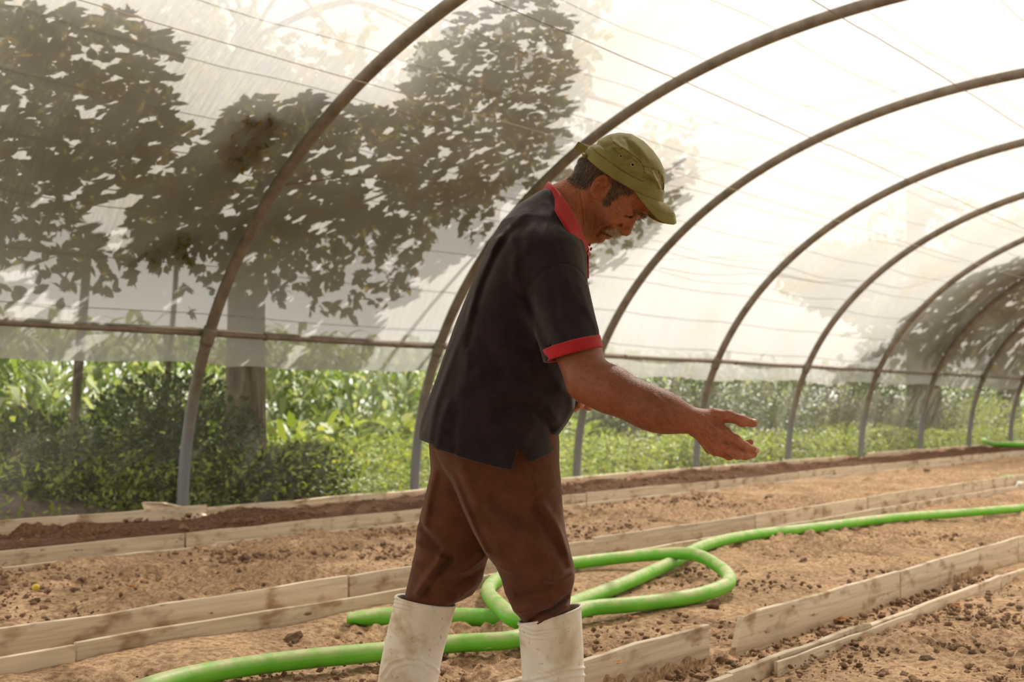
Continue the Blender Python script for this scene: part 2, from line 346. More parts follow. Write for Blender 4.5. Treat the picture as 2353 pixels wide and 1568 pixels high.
cord('wire_string', ins_pts([(1000, -60), (1125, 0), (1340, 92), (1560, 182), (1850, 310), (2353, 525), (2700, 670)], [3.6] * 7), .0026, M_CORD, 'wavy grey string sloping down across the upper middle', 'strings inside the tunnel', wob=.014)
cord('wire_string', ins_pts([(1750, -70), (1865, 0), (2190, 190), (2353, 295), (2700, 520)], [2.6] * 5), .0026, M_CORD, 'grey string in the top right corner', 'strings inside the tunnel', wob=.01)
_L, _z = prof(np.array([.70])); h1 = TL(HOOPS[1], _L[0] - .04, _z[0])
cord('cross_wire', [h1, P(1480, 312, 10.2), P(2180, 188, 11.0), P(2420, 150, 11.2)], .006, M_CORD, 'dark wire strung slantwise from the nearest hoop to the third', wob=.03)
cord('cross_wire', [P(1520, 597, 11.3), P(2100, 572, 15.8), P(2420, 556, 17.5)], .005, M_CORD, 'faint wire strung from the third hoop towards the far end', wob=.03)
tw = inside((57, 128), 6.0); tag(tube('hanging_twine', [tw, tw + [-.006, 0, .35], tw + [-.01, 0, .8]], .0016, M_TWINE, None, 5), 'thin vertical twine hanging in the top left corner', 'twine')
kn = inside((368, 202), 6.0); root = empty('knotted_twine', kn, 'small knot of frayed twine hanging from the pale string', 'twine')
tube('knot', [kn + [0, 0, .012], kn, kn - [0, 0, .014]], [.004, .009, .004], M_STRAW, root, 7)
tube('loose_end', catmull([kn, kn + [-.025, 0, -.05], kn + [.01, 0, -.1], kn + [.012, 0, -.16]], 14), .003, M_STRAW, root, 5)
tube('loose_end', catmull([kn, kn + [.02, 0, -.03], kn + [.015, 0, -.06]], 8), .003, M_STRAW, root, 5)
kn = inside((722, 283), 6.0); root = empty('frayed_knot', kn, 'frayed white string ends tied at the nearest hoop', 'twine')
tube('knot', [kn - AX * .03, kn, kn + AX * .03], [.004, .012, .004], M_TWINE, root, 7)
for i in range(7):
    e = kn + [(-.09 + .03 * i) * .8, 0, -.10 - .07 * random.random()]
    tube('loose_end', catmull([kn, (kn + e) / 2 + [.015 * random.uniform(-1, 1), 0, .02], e], 10), .0016, M_TWINE, root, 5)

# ------------------------------------------------------------------ soil
def soil(name, L0, L1, zb, t0, t1, dt, grow, dL, mat, amp, label, seed, edge=.03, kind='stuff', dip=None):
    ts = [t0]; st = dt
    while ts[-1] < t1: ts.append(ts[-1] + st); st = dt * max(1.0, grow * (ts[-1]) / 4.0)
    ts = np.array(ts); Ls = np.arange(L0, L1 + dL * .5, dL); T_, L_ = np.meshgrid(ts, Ls, indexing='ij')
    n1 = vnoise(T_ * 2.2, L_ * 2.2, seed); n2 = vnoise(T_ * 9, L_ * 9, seed + 1); n3 = vnoise(T_ * 27, L_ * 27, seed + 2); n4 = vnoise(T_ * 48, L_ * 48, seed + 3)
    lump = np.maximum(0, vnoise(T_ * 17 + 3, L_ * 17, seed + 5) - .12); mask = np.clip(vnoise(T_ * 1.7, L_ * 1.7, seed + 6) * 3 + .6, .15, 1.2)
    z = zb + amp * (1.1 * n1 + (.9 * n2 + .75 * n3 + .34 * n4 + 1.1 * lump) * mask)
    if dip is not None: z = dip(T_, L_, z)
    T_ = np.c_[T_[:, :1], T_, T_[:, -1:]]; L_ = np.c_[L_[:, :1], L_, L_[:, -1:]]; z = np.c_[z[:, :1] * 0 - .04, z, z[:, -1:] * 0 - .04]
    V = T_[..., None] * AX + L_[..., None] * PX + z[..., None] * UP
    o = mesh_np(name, V.reshape(-1, 3), grid_faces(len(ts), len(Ls) + 2), mat, smooth=True); tag(o, label, 'soil' if kind == 'stuff' else None, kind=kind)
    return lambda t, L: np.interp(t, ts, np.arange(len(ts)))  # (index only)
fl = mesh_np('floor', [TL(-9, -2.3, -.03), TL(34, -2.3, -.03), TL(34, 7.25, -.03), TL(-9, 7.25, -.03)], [[0, 1, 2, 3]], M_PATH)
tag(fl, 'bare trodden ground of the tunnel', kind='structure')
LA1, LB1, LA2, LB2, LA3, LB4, LF1 = 5.75, 5.45, 3.74, 3.43, 2.05, 1.74, 6.74
soil('soil_bed', LA1 + .02, LF1 + .06, .145, 2.2, 26, .022, 1.2, .022, M_SOIL_DK, .050, 'narrow dark soil bed along the netting wall', 1)
soil('soil_bed', LA2 + .02, LB1 - .01, .100, 1.2, 22, .016, 1.1, .016, M_SOIL, .042, 'broad dry soil bed between the second and third plank rows', 21)
soil('soil_bed', LA3 - .012, LB2 - .01, .055, 0.6, 13, .0095, 1.3, .0105, M_SOIL, .040, 'soil bed with the green hose lying on it', 41, dip=lambda T_, L_, z: z + .035 * np.clip((L_ - 2.95) / .4, 0, 1))
soil('soil_bed', 0.2, LB4 + .012, .065, 1.6, 7.2, .010, 1.1, .011, M_SOIL, .034, 'dry soil bed in the right foreground corner', 61)
soil('soil_path', LB4 - .012, LA3 + .012, .020, 1.0, 9, .010, 1.2, .011, M_PATH, .024, 'trodden soil path between the two nearest plank rows', 81)
soil('soil_path', LB2 + .01, LA2 - .01, .010, 1.2, 14, .03, 1.2, .03, M_PATH, .03, 'narrow soil path behind the hose bed', 85)
soil('soil_path', LB1 + .01, LA1 - .01, .010, 2.0, 20, .04, 1.2, .04, M_PATH, .03, 'narrow soil path beside the dark wall bed', 88)

# ------------------------------------------------------------------ plank rows edging the beds
def plank(parent, t0, t1, L, zt, zbot, th=.022, tilt=0.0, cut0=0.0, dz0=0.0, dz1=0.0, seed=0):
    n = 9; s = np.linspace(0, 1, n); ln = t1 - t0; V = []; rs = np.random.default_rng(seed)
    bow = .008 * rs.normal() * np.sin(np.pi * s); nt = .004 * vnoise(s * 9 + seed * 3.3, s * 0, 7) * 2 + (.006 * vnoise(s * 23 + seed, s * 0, 9))
    for i in range(n):
        top = zt + dz0 * (1 - s[i]) + dz1 * s[i] + nt[i]; x = s[i] * ln
        for (yy, zz) in ((-th / 2, zbot), (th / 2, zbot), (th / 2, top - .002), (th / 2 - .003, top), (-th / 2 + .003, top), (-th / 2, top - .002)):
            xx = x + (cut0 * (zz - zbot) / (zt - zbot) * (1 - s[i]) ** 3)
            V.append((xx, yy + bow[i] + tilt * (zz - zbot), zz))
    F = [list(q) for q in grid_faces(n, 6, False, True)]
    me = bpy.data.meshes.new('plank'); me.from_pydata(V, [], F + [[0, 1, 2, 3, 4, 5], [(n - 1) * 6 + k for k in (5, 4, 3, 2, 1, 0)]])
    me.update(); me.materials.append(M_WOOD); o = bpy.data.objects.new('plank', me)
    M = Matrix((( AX[0], PX[0], 0, 0), (AX[1], PX[1], 0, 0), (0, 0, 1, 0), (0, 0, 0, 1))); M.translation = Vector(TL(t0, L, 0))
    link(o); o.parent = parent; o.matrix_parent_inverse = Matrix.Identity(4); o.matrix_basis = Matrix.Translation(-parent.location) @ M; return o
def row(label, L, joints, zt, zbot=-.05, gap=.012, **kw):
    r = empty('bed_edging', TL(joints[0], L, 0), label, 'edging', 'plank edging of the beds')
    for i in range(len(joints) - 1):
        plank(r, joints[i] + gap / 2, joints[i + 1] - gap / 2, L + .006 * random.uniform(-1, 1), zt + .006 * random.uniform(-1, 1), zbot, seed=int(L * 100) + i, dz0=random.uniform(-.006, .006), dz1=random.uniform(-.006, .006), **kw)
    return r
row('farthest row of low planks along the foot of the netting', LF1, [2.3, 4.74, 6.87, 9.06, 11.25, 13.2, 15.0], .195)
row('short far row of planks starting beyond the gap at the netting foot', LF1 + .05, [15.87, 17.9, 19.9, 22, 24.1], .20)
row('row of planks holding the front of the dark wall bed', LA1, [2.05, 3.9, 5.83, 7.75, 9.66, 11.59, 13.52, 15.35, 17.4, 19.4, 21.4], .16)
row('thin plank row just in front of the dark wall bed edging', LB1, [2.0, 3.9, 5.6, 7.35, 9.8, 11.7, 13.6, 15.5, 17.4], .125)
row('tall row of planks running across behind the man and the hose bed', LA2, [-.3, 1.55, 3.34, 5.11, 6.91, 8.71, 10.51, 12.4, 14.3], .165)
row('low plank row just in front of the tall middle row', LB2, [-.6, 1.93, 3.9, 5.69, 7.59, 9.5, 11.5, 13.4], .135)
r3 = row('row of wide planks at the front of the hose bed, gapped beside the near boot', LA3, [1.0, 2.3, 3.46], .145)
for i, (a, b) in enumerate([(3.575, 5.085), (5.095, 6.775), (6.785, 8.6), (8.61, 10.4)]): plank(r3, a, b, LA3 - .004, .15, -.05, cut0=.10 if i == 0 else 0, seed=300 + i)
row('thin nearest plank row sloping across the lower right corner', LB4, [1.2, 3.05, 4.06, 5.52, 7.4, 9.2], .105, gap=.004)
plank_o = empty('loose_plank', TL(3.0, LB4 - .03, 0), 'thin split lath lapped against the nearest plank row', 'plank'); plank(plank_o, 3.30, 4.4, LB4 - .022, .092, .0, th=.012, seed=77)
scrap = empty('bark_slab', TL(4.25, LF1 + .03, .18), 'torn tilted slab of pale wood at the foot of the nearest hoop', 'wood scrap')
V = [P(325, 1156, 7.70), P(372, 1157, 7.74), P(430, 1170, 7.86), P(470, 1186, 7.9), P(430, 1200, 7.84), P(338, 1192, 7.68)]
V = [v for v in V] + [v + np.array([.01, .035, .004]) for v in V]
me = bpy.data.meshes.new('slab'); me.from_pydata([tuple(v) for v in V], [], [[5, 4, 3, 2, 1, 0], [6, 7, 8, 9, 10, 11]] + [[i, (i + 1) % 6, 6 + (i + 1) % 6, 6 + i] for i in range(6)]); me.materials.append(M_WOOD)
link(bpy.data.objects.new('slab', me), scrap)
# ------------------------------------------------------------------ outside: meadow, weeds, corn, shrubs, trees
gr = mesh_np('ground', [TL(-40, 7.1, -.02), TL(120, 7.1, -.02), TL(120, 90, -.02), TL(-40, 90, -.02)], [[0, 1, 2, 3]], M_MEADOW); tag(gr, 'green meadow ground outside the tunnel', kind='structure')
gr2 = mesh_np('ground', [TL(-40, -80, -.04), TL(120, -80, -.04), TL(120, 7.1, -.04), TL(-40, 7.1, -.04)], [[0, 1, 2, 3]], M_MEADOW); tag(gr2, 'ground on the other side of the tunnel', kind='structure')
def tl_pts(t, L, z): return t[:, None] * AX + L[:, None] * PX + z[:, None] * UP
def weeds(name, n, tr, Lr, hmax, ln, mat, label, dens=None, cat='weeds'):
    t = RNG.uniform(*tr, n * 2); L = Lr[0] + (Lr[1] - Lr[0]) * RNG.random(n * 2) ** 1.3
    if dens is not None: k = RNG.random(n * 2) < dens(t, L); t, L = t[k][:n], L[k][:n]
    else: t, L = t[:n], L[:n]
    m = len(t); hh = hmax * (.55 + .45 * np.clip(vnoise(t * .9, L * .9, 17) + .5, 0, 1)) ; z = hh * RNG.random(m) ** .8
    d = rand_dirs(m); d[:, 2] = np.abs(d[:, 2]) * .8 + .1; nrm = rand_dirs(m); nrm[:, 2] += 1.2
    l = ln * RNG.uniform(.5, 1.3, m); V, F = leaf_vf(tl_pts(t, L, z), d, nrm, l, l * RNG.uniform(.25, .5, m))
    o = mesh_np(name, V, F, mat); return tag(o, label, cat, kind='stuff')
weeds('meadow_weeds', 46000, (3.5, 26), (7.15, 10.2), .62, .055, M_WEED, 'lush tangle of sunlit weeds outside the netting')
weeds('meadow_grass', 9000, (3.5, 40), (9.5, 14), .85, .22, M_WEED, 'tall grass behind the weeds outside')
# corn field
def corn(n):
    Vs, Fs = [], []; base = 0
    t = RNG.uniform(5, 60, n); L = RNG.uniform(11.5, 17, n); t[: n // 2] = RNG.uniform(5, 22, n // 2)
    K = 12; m = n * K; tb = np.repeat(t, K) + RNG.normal(0, .02, m); Lb = np.repeat(L, K) + RNG.normal(0, .02, m); zb = np.tile(np.linspace(.1, 1.75, K), n) + RNG.normal(0, .05, m)
    az = RNG.uniform(0, 2 * np.pi, m); d = np.stack([np.cos(az), np.sin(az), np.zeros(m)], 1); ln = RNG.uniform(.45, .85, m); S = 6; side = np.stack([-np.sin(az), np.cos(az), np.zeros(m)], 1)
    b = tl_pts(tb, Lb, zb); rows = []
    for s in np.linspace(0, 1, S):
        c = b + d * (ln * s * .8)[:, None] + UP * (ln * (1.0 * s - 1.35 * s * s))[:, None]; w = (.045 * (1 - s) ** .6 * (.4 + 1.2 * min(s * 3, 1)))
        rows.append(c + side * w + UP * w * .3); rows.append(c - side * w + UP * w * .3)
    V = np.stack(rows, 1); F = []
    idx = np.arange(m)[:, None] * (2 * S)
    F = np.concatenate([idx + np.array([[2 * s, 2 * s + 1, 2 * s + 3, 2 * s + 2]]) for s in range(S - 1)], 0)
    o = mesh_np('corn_field', V.reshape(-1, 3), F, M_CORN, smooth=True); tag(o, 'dense rows of tall leafy maize behind the weeds', 'corn', kind='stuff')
    return t, L
ct, cL = corn(820)
def bush(t, L, r, hgt, n, mat, label, ln=.058, name='shrub', group='shrubs outside the netting'):
    root = empty(name, TL(t, L, 0), label, 'shrub', group)
    n = int(n * 2.2); u = rand_dirs(n); rr = RNG.random(n) ** .45; pos = u * rr[:, None] * np.array([r, r, hgt * .5]) + TL(t, L, hgt * .5); pos[:, 2] = np.maximum(pos[:, 2], .03)
    d = unit(u + rand_dirs(n) * .8); nrm = rand_dirs(n) * .7 + UP; l = ln * RNG.uniform(.6, 1.3, n)
    V, F = leaf_vf(pos, d, nrm, l, l * RNG.uniform(.35, .6, n)); tag(mesh_np('foliage', V, F, mat, root), kind='stuff')
    for i in range(4):
        e = TL(t, L, hgt * .8) + np.r_[RNG.normal(0, r * .35, 2), 0]; tube('stem', catmull([TL(t + random.uniform(-.05, .05), L, -.02), (TL(t, L, hgt * .4) + e) / 2 - UP * hgt * .1, e], 8), [.012] * 8, M_BARK, root, 6)
    return root
bush(5.35, 8.1, .75, 1.15, 2600, M_SHRUB, 'dark dense shrub outside, left of the nearest hoop')
bush(4.15, 8.0, .6, .85, 1600, M_SHRUB, 'low dark shrub at the left edge outside')
bush(6.75, 8.1, .45, .55, 1100, M_SHRUB, 'low shrub at the foot of the grooved trunk')
bush(6.1, 7.8, .5, .5, 1100, M_SHRUB, 'low shrub between the nearest hoop and the trunk')
bush(12.6, 7.75, .42, .55, 1100, M_WEED, 'bright green bush outside beyond the outstretched hand')
bush(9.4, 8.2, .5, .7, 1300, M_WEED, 'light green bush outside, behind the man')
bush(19.5, 8.2, .8, 1.3, 1500, M_SHRUB, 'dark bush outside towards the far right end')
bush(16.0, 8.3, .7, .9, 1200, M_SHRUB, 'dark low bush outside between the sixth and seventh hoops')
bush(22.0, 8.6, 1.0, 1.3, 1500, M_SHRUB, 'tall dark bush outside beside the far big tree')
for i, (t, L, r, h, lab) in enumerate([(13.9, 9.6, .7, 1.2, 'added dark hedge bush outside behind the fifth hoop'), (15.2, 9.2, .9, 1.6, 'added dark hedge bush outside behind the sixth hoop'), (17.4, 9.2, 1.0, 1.6, 'added dark hedge bush outside left of the far big tree'), (20.6, 9.3, 1.1, 1.7, 'added dark hedge bush outside just before the far big tree'), (27.0, 9.2, 1.2, 1.7, 'added dark hedge bush outside beyond the far big tree')]): bush(t, L, r, h, 1500, M_SHRUB, lab, .08)  # hedge added to darken the bright view through the far netting
bush(24.5, 8.0, .8, 1.1, 1300, M_WEED, 'bright bush at the far right end of the netting')
# dark mound outside, bottom left
ts = np.linspace(2.6, 5.1, 40); Ls = np.linspace(7.25, 8.3, 22); T_, L_ = np.meshgrid(ts, Ls, indexing='ij')
zz = .34 * np.clip(1 - ((T_ - 3.4) / 1.6) ** 2, 0, 1) * np.clip(1 - ((L_ - 7.75) / .55) ** 2, 0, 1) ** .7 + .05 * vnoise(T_ * 6, L_ * 6, 3) + .02 * vnoise(T_ * 20, L_ * 20, 4) - .02
M_MOUND = m_plain('dark_mulch', lin(104, 90, 84), .95, 12, .35, .8)
tag(mesh_np('mulch_mound', tl_pts(T_.ravel(), L_.ravel(), zz.ravel()), grid_faces(40, 22), M_MOUND, smooth=True), 'low dark mound of mulch outside at the lower left', 'mound')

def trunk_mesh(base, r, h, parent, lean=(0, 0), name='trunk'):
    n = 26; s = np.linspace(0, 1, n); path = base + np.stack([lean[0] * s + .04 * vnoise(s * 4, s * 0 + base[0], 3), lean[1] * s + .04 * vnoise(s * 4, s * 0 + base[1], 4), -.1 + h * s], 1)
    rad = r * (1 + .55 * np.exp(-s * h / .28)) * (1 - .35 * s); seg = 40; V, F = tube_vf(path, rad, seg, up=(1, 0, 0), cap=True)
    an = np.tile(np.linspace(0, 2 * np.pi, seg, endpoint=False), n); zz = np.repeat(s * h, seg); c = np.repeat(path, seg, 0)
    rid = .07 * vnoise(an * 5.1, zz * 2.0, 6) + .09 * np.sin(an * 3 + base[0]) * np.exp(-zz / .4) + .05 * vnoise(an * 11, zz * 3, 8); V[: n * seg] += (V[: n * seg] - c) * rid[:, None]
    return quads_to_mesh(name, V, F, M_BARK, parent)
def inpoly(px, py, poly):
    c = np.zeros(len(px), bool); q = np.asarray(poly); j = len(q) - 1
    for i in range(len(q)):
        xi, yi = q[i]; xj, yj = q[j]; m = ((yi > py) != (yj > py)) & (px < (xj - xi) * (py - yi) / (yj - yi + 1e-12) + xi); c ^= m; j = i
    return c
CROWN_A = [(2.21, 0.93), (2.63, 0.921), (2.8, 0.901), (2.9, 0.931), (2.98, 0.914), (3.14, 0.951), (3.24, 0.94), (3.39, 0.936), (3.46, 0.921), (3.57, 0.931), (3.62, 0.904), (3.59, 0.878), (3.67, 0.862), (3.65, 0.837), (3.77, 0.833), (3.8, 0.807), (3.95, 0.794), (4.05, 0.787), (4.14, 0.832), (4.16, 0.853), (4.3, 0.868), (4.48, 0.862), (4.49, 0.894), (4.64, 0.89), (4.73, 0.833), (4.91, 0.884), (5.14, 0.895), (5.25, 0.91), (5.06, 0.968), (5.02, 0.998), (4.93, 1.058), (4.98, 1.121), (5.08, 1.157), (5.06, 1.202), (5.27, 1.231), (5.49, 1.2), (5.65, 1.201), (5.79, 1.151), (6.14, 1.121), (6.2, 1.072), (6.6, 1.012), (6.56, 0.967), (6.89, 0.951), (6.97, 0.833), (6.91, 0.7), (6.94, 0.601), (6.37, 0.600), (5.76, 0.610), (5.21, 0.520), (4.56, 0.510), (4.37, 0.460), (3.96, 0.450), (3.74, 0.455), (3.42, 0.50), (2.69, 0.52)]
CROWN_A2 = [(1.6, .60), (2.7, .62), (3.4, .60), (4.4, .54), (5.2, .60), (5.8, .68), (6.4, .63), (6.95, .64), (6.6, .52), (6.35, .42), (6.25, .30), (6.2, .22), (3.0, .20), (1.6, .22)]
CROWN_B = [(6.97, 0.82), (7.24, 0.876), (8.18, 0.937), (8.32, 0.995), (8.44, 0.938), (8.48, 0.892), (8.95, 0.887), (9.04, 0.827), (9.03, 0.717), (8.84, 0.578), (8.7, 0.519), (8.12, 0.48), (7.27, 0.561)]
CROWN_D = [(14.87, 0.327), (15.04, 0.403), (15.6, 0.409), (16.14, 0.496), (16.05, 0.625), (16.41, 0.8), (16.66, 0.887), (17.21, 0.998), (17.65, 1.158), (20, 1.1), (26.96, 0.8), (26.9, .3), (22.91, 0.30)]
GAPS = [(2.98, 0.783, 0.074), (6.09, 0.995, 0.074), (4.01, 0.737, 0.085), (3.94, 0.695, 0.061), (3.85, 0.59, 0.068), (3.76, 0.569, 0.047), (5.23, 1.042, 0.047), (5.12, 0.73, 0.051), (5.63, 0.718, 0.102), (5.49, 0.739, 0.054), (5.9, 0.844, 0.074), (6.13, 0.803, 0.088), (6.55, 0.822, 0.061), (5.62, 0.885, 0.047), (5.32, 0.875, 0.034), (6.21, 0.531, 0.085), (6.86, 0.749, 0.068), (6.45, 0.765, 0.051), (6.51, 0.528, 0.068), (6.27, 0.59, 0.041), (6.76, 0.731, 0.054), (3.64, 0.591, 0.047), (3.35, 0.621, 0.041), (3.15, 0.812, 0.034), (5.57, 1.05, 0.034), (8.91, 0.638, 0.051), (8.89, 0.682, 0.047), (8.79, 0.591, 0.047)]
def crown(polys, per_m2, ln, off, seed, parent, margin=.05):
    """leafy boughs arching over the film; each spray hangs a little way off it, up towards the light"""
    rs = np.random.default_rng(seed); allV = []; cents = []
    for poly in polys:
        q = np.array(poly); lo, hi = q.min(0), q.max(0); area = (hi[0] - lo[0]) * (hi[1] - lo[1]) * 4.0; n = int(area * per_m2)
        t = rs.uniform(lo[0], hi[0], n); u = rs.uniform(lo[1], hi[1], n); ok = inpoly(t, u, q)
        for gt, gu, gr_ in GAPS: ok &= ((t - gt) ** 2 + ((u - gu) * 4.0) ** 2) > (gr_ * 1.05) ** 2
        thin = (u < .64) & (vnoise(t * 7, u * 26, 31) > .16); ok &= ~thin
        t, u = t[ok], u[ok]; L, z = prof(u, .1); b = tl_pts(t, L, z); dd = off[0] + (off[1] - off[0]) * rs.random(len(t)) ** 1.4
        near = np.abs(vnoise(t * 1.3, u * 5, 3)); b = b + SUN * dd[:, None]; cents.append(b)
    b = np.vstack(cents); n = len(b); K = 5                       # five leaflets on every spray
    ax = unit(rs.normal(size=(n, 3)) + np.array([0, 0, -.3])); bb = np.repeat(b, K, 0); aa = np.repeat(ax, K, 0); m = len(bb)
    d = unit(aa + rs.normal(size=(m, 3)) * .75); nrm = unit(rs.normal(size=(m, 3)) * .6 + SUN); l = ln * rs.uniform(.6, 1.25, m)
    V, F = leaf_vf(bb - d * .01, d, nrm, l, l * rs.uniform(.42, .6, m)); tag(mesh_np('foliage', V, F, M_TREELEAF, parent), kind='stuff'); return b
def branches(root, start, targets, r0):
    for e in targets:
        mid = (start + e) / 2 + np.array([0, 0, .5]); path = catmull([start, start * .7 + e * .3 + np.array([0, 0, .45]), mid, e], 16); tube('branch', path, np.linspace(r0, .012, 16), M_BARK, root, 8)
# the tree with the grooved trunk behind the nearest hoop
tb = TL(6.74, 9.0, 0); root = empty('tree', tb, 'tree with thick grooved trunk outside, its boughs shading the film', 'tree', 'trees outside the tunnel')
trunk_mesh(tb, .20, 4.6, root); b = crown([CROWN_A], 430, .085, (.12, 1.0), 1, root)
crown([CROWN_A2], 330, .10, (.9, 1.9), 9, root)
crown([[(3.98, .48), (4.2, .50), (4.42, .50), (4.40, .555), (4.2, .56), (4.0, .54)], [(4.25, .70), (4.45, .70), (4.52, .80), (4.35, .84), (4.2, .79)]], 620, .085, (.02, .10), 22, root)
def canopy(root, c, r, n, ln=.13):
    u_ = rand_dirs(n) * (RNG.random(n) ** .4)[:, None] * np.array(r); q = tl_pts(c[0] + u_[:, 0], c[1] + u_[:, 1], c[2] + u_[:, 2]); l = ln * RNG.uniform(.6, 1.3, n)
    V, F = leaf_vf(q, rand_dirs(n), rand_dirs(n) * .7 + SUN, l, l * .55); tag(mesh_np('foliage', V, F, M_TREELEAF, root), kind='stuff')
canopy(root, (7.2, 9.3, 3.4), (2.6, 1.9, .7), 21000)
canopy(root, (5.3, 8.75, 3.3), (2.0, .95, 1.0), 5200, .10)
sel = [b[i] for i in np.random.default_rng(2).choice(len(b), 9, replace=False)]; branches(root, tb + [0, 0, 4.4], sel[:5], .022)
tb = TL(11.0, 9.6, 0); root = empty('tree', tb, 'tree outside whose boughs shade the film behind the cap', 'tree', 'trees outside the tunnel')
trunk_mesh(tb, .13, 4.6, root); b = crown([CROWN_B], 300, .085, (.15, .7), 5, root); branches(root, tb + [0, 0, 4.2], [b[i] for i in (5, 200, 400)], .05)
tb = TL(23.7, 9.0, 0); root = empty('tree', tb, 'big tree outside shading the film at the far right', 'tree', 'trees outside the tunnel')
trunk_mesh(tb, .28, 5.5, root); canopy(root, (23.5, 9.6, 3.4), (4.0, 1.4, .8), 6000, .20); b = crown([CROWN_D], 110, .17, (.3, 1.3), 7, root); branches(root, tb + [0, 0, 5], [b[i] for i in (5, 300, 600, 900)], .09)
for (t, L, r, lab) in [(5.8, 10.5, .05, 'slim dark tree trunk outside at the left'), (7.45, 11.5, .035, 'thin trunk outside just right of the nearest hoop'), (26.0, 9.6, .24, 'dark trunk outside right of the far big tree'), (31.5, 9.6, .3, 'dark trunk outside at the far right edge')]:
    tb = TL(t, L, 0); root = empty('tree', tb, lab, 'tree', 'trees outside the tunnel'); trunk_mesh(tb, r, 4.5, root, lean=(.25 * (r < .1), 0))
    n = 900; u_ = rand_dirs(n) * np.array([1.3, 1.3, .9]) + tb + [0, 0, 4.8]; l = .14 * RNG.uniform(.6, 1.3, n); V, F = leaf_vf(u_, rand_dirs(n), rand_dirs(n) + UP, l, l * .5); tag(mesh_np('foliage', V, F, M_TREELEAF, root), kind='stuff')

# unseen trees added on the other side, to dim light from behind the viewer
for i, (t, L) in enumerate([(-3.5, -3.4), (0.0, -3.2)]):
    tb = TL(t, L, 0); root = empty('tree', tb, 'unseen big tree added on the other side of the tunnel, behind the viewer' if i == 0 else 'unseen big tree added on the other side of the tunnel, beside the viewer', 'tree', 'trees outside the tunnel'); trunk_mesh(tb, .22, 5.0, root)
    n = 4600; tt_ = RNG.uniform(t - 3.2, t + 3.2, n); uu_ = RNG.uniform(1.35, math.pi - .25, n); L_, z_ = prof(uu_, .3); q = tl_pts(tt_, L_, z_) + SUN * RNG.uniform(.3, 1.6, n)[:, None]; l = .26 * RNG.uniform(.6, 1.3, n)
    V, F = leaf_vf(q, rand_dirs(n), rand_dirs(n) * .6 + SUN, l, l * .6); tag(mesh_np('foliage', V, F, M_TREELEAF, root), kind='stuff'); branches(root, tb + [0, 0, 4.6], [q[5], q[50], q[500]], .05)
# ------------------------------------------------------------------ hoses
def hose(name, pts, r, label, n=160, flat=None, z=.085):
    q = catmull(np.array([G(x, y, zz) for x, y, zz in pts]), n); q = resample(q, n)
    rr = np.full(n, r) * (1 + .05 * vnoise(np.linspace(0, 30, n), np.zeros(n), 3))
    o = tube(name, q, rr, M_HOSE, None, 16, flat); return tag(o, label, 'hose')
zh = .098
n_ = 260; s_ = np.linspace(0, 1, n_)
hose('garden_hose', [(250, 1612, zh), (430, 1556, zh), (640, 1522, zh), (880, 1498, zh), (1040, 1480, zh), (1190, 1468, zh + .01), (1270, 1428, zh + .01), (1345, 1400, zh), (1450, 1390, zh), (1570, 1375, zh), (1645, 1356, zh + .01), (1676, 1335, zh + .02), (1655, 1305, zh + .03), (1590, 1274, zh + .06), (1480, 1277, zh + .045), (1320, 1294, zh + .03), (1200, 1312, zh + .02), (1140, 1335, zh + .01), (1122, 1362, zh + .02), (1150, 1396, zh + .06), (1195, 1428, zh + .04), (1260, 1412, zh + .02), (1330, 1383, zh + .005), (1440, 1340, zh), (1540, 1295, zh + .01), (1620, 1254, zh + .035), (1720, 1231, zh + .035), (1880, 1212, zh + .02), (2060, 1190, zh + .02), (2200, 1180, zh + .01), (2353, 1168, zh + .014), (2500, 1158, zh)], .031, 'long green hose looped over itself on the bed behind the man', 420)
fl_ = np.ones(60); fl_[:10] = np.linspace(.50, 1, 10)
o = hose('cut_hose', [(797, 1421, zh + .01), (830, 1420, zh + .01), (900, 1419, zh + .005), (1040, 1420, zh), (1180, 1422, zh), (1255, 1428, zh - .01)], .036, 'short length of green hose with a flattened cut end behind the boots', 60, fl_)
hose('garden_hose', [(2302, 1098, .10), (2325, 1101, .10), (2353, 1100, .10), (2450, 1098, .10)], .04, 'end of a green hose at the right edge beyond the looped one', 30, np.r_[np.linspace(.5, 1, 6), np.ones(24)])
hose('garden_hose', [(2262, 1013, .255), (2285, 1020, .235), (2330, 1022, .235), (2400, 1022, .235)], .05, 'dark green hose lying on the far end of the wall bed', 30)

# ------------------------------------------------------------------ clods, leaves, straw, weeds on the soil
def blob_mesh(name, seed, mat):
    rs = np.random.default_rng(seed); bm_v = []; t = (1 + 5 ** .5) / 2
    v = np.array([(-1, t, 0), (1, t, 0), (-1, -t, 0), (1, -t, 0), (0, -1, t), (0, 1, t), (0, -1, -t), (0, 1, -t), (t, 0, -1), (t, 0, 1), (-t, 0, -1), (-t, 0, 1)], float); v /= np.linalg.norm(v[0])
    f = np.array([(0, 11, 5), (0, 5, 1), (0, 1, 7), (0, 7, 10), (0, 10, 11), (1, 5, 9), (5, 11, 4), (11, 10, 2), (10, 7, 6), (7, 1, 8), (3, 9, 4), (3, 4, 2), (3, 2, 6), (3, 6, 8), (3, 8, 9), (4, 9, 5), (2, 4, 11), (6, 2, 10), (8, 6, 7), (9, 8, 1)])
    return v, f
BV, BF = blob_mesh('c', 0, None)
def sub(v, f):
    nv = list(map(tuple, v)); cache = {}; nf = []
    def mid(a, b):
        k = (min(a, b), max(a, b))
        if k not in cache: m = (np.array(nv[a]) + nv[b]) / 2; nv.append(tuple(m / np.linalg.norm(m))); cache[k] = len(nv) - 1
        return cache[k]
    for a, b, c in f: x, y, z = mid(a, b), mid(b, c), mid(c, a); nf += [(a, x, z), (b, y, x), (c, z, y), (x, y, z)]
    return np.array(nv), np.array(nf)
BV2, BF2 = sub(BV, BF)
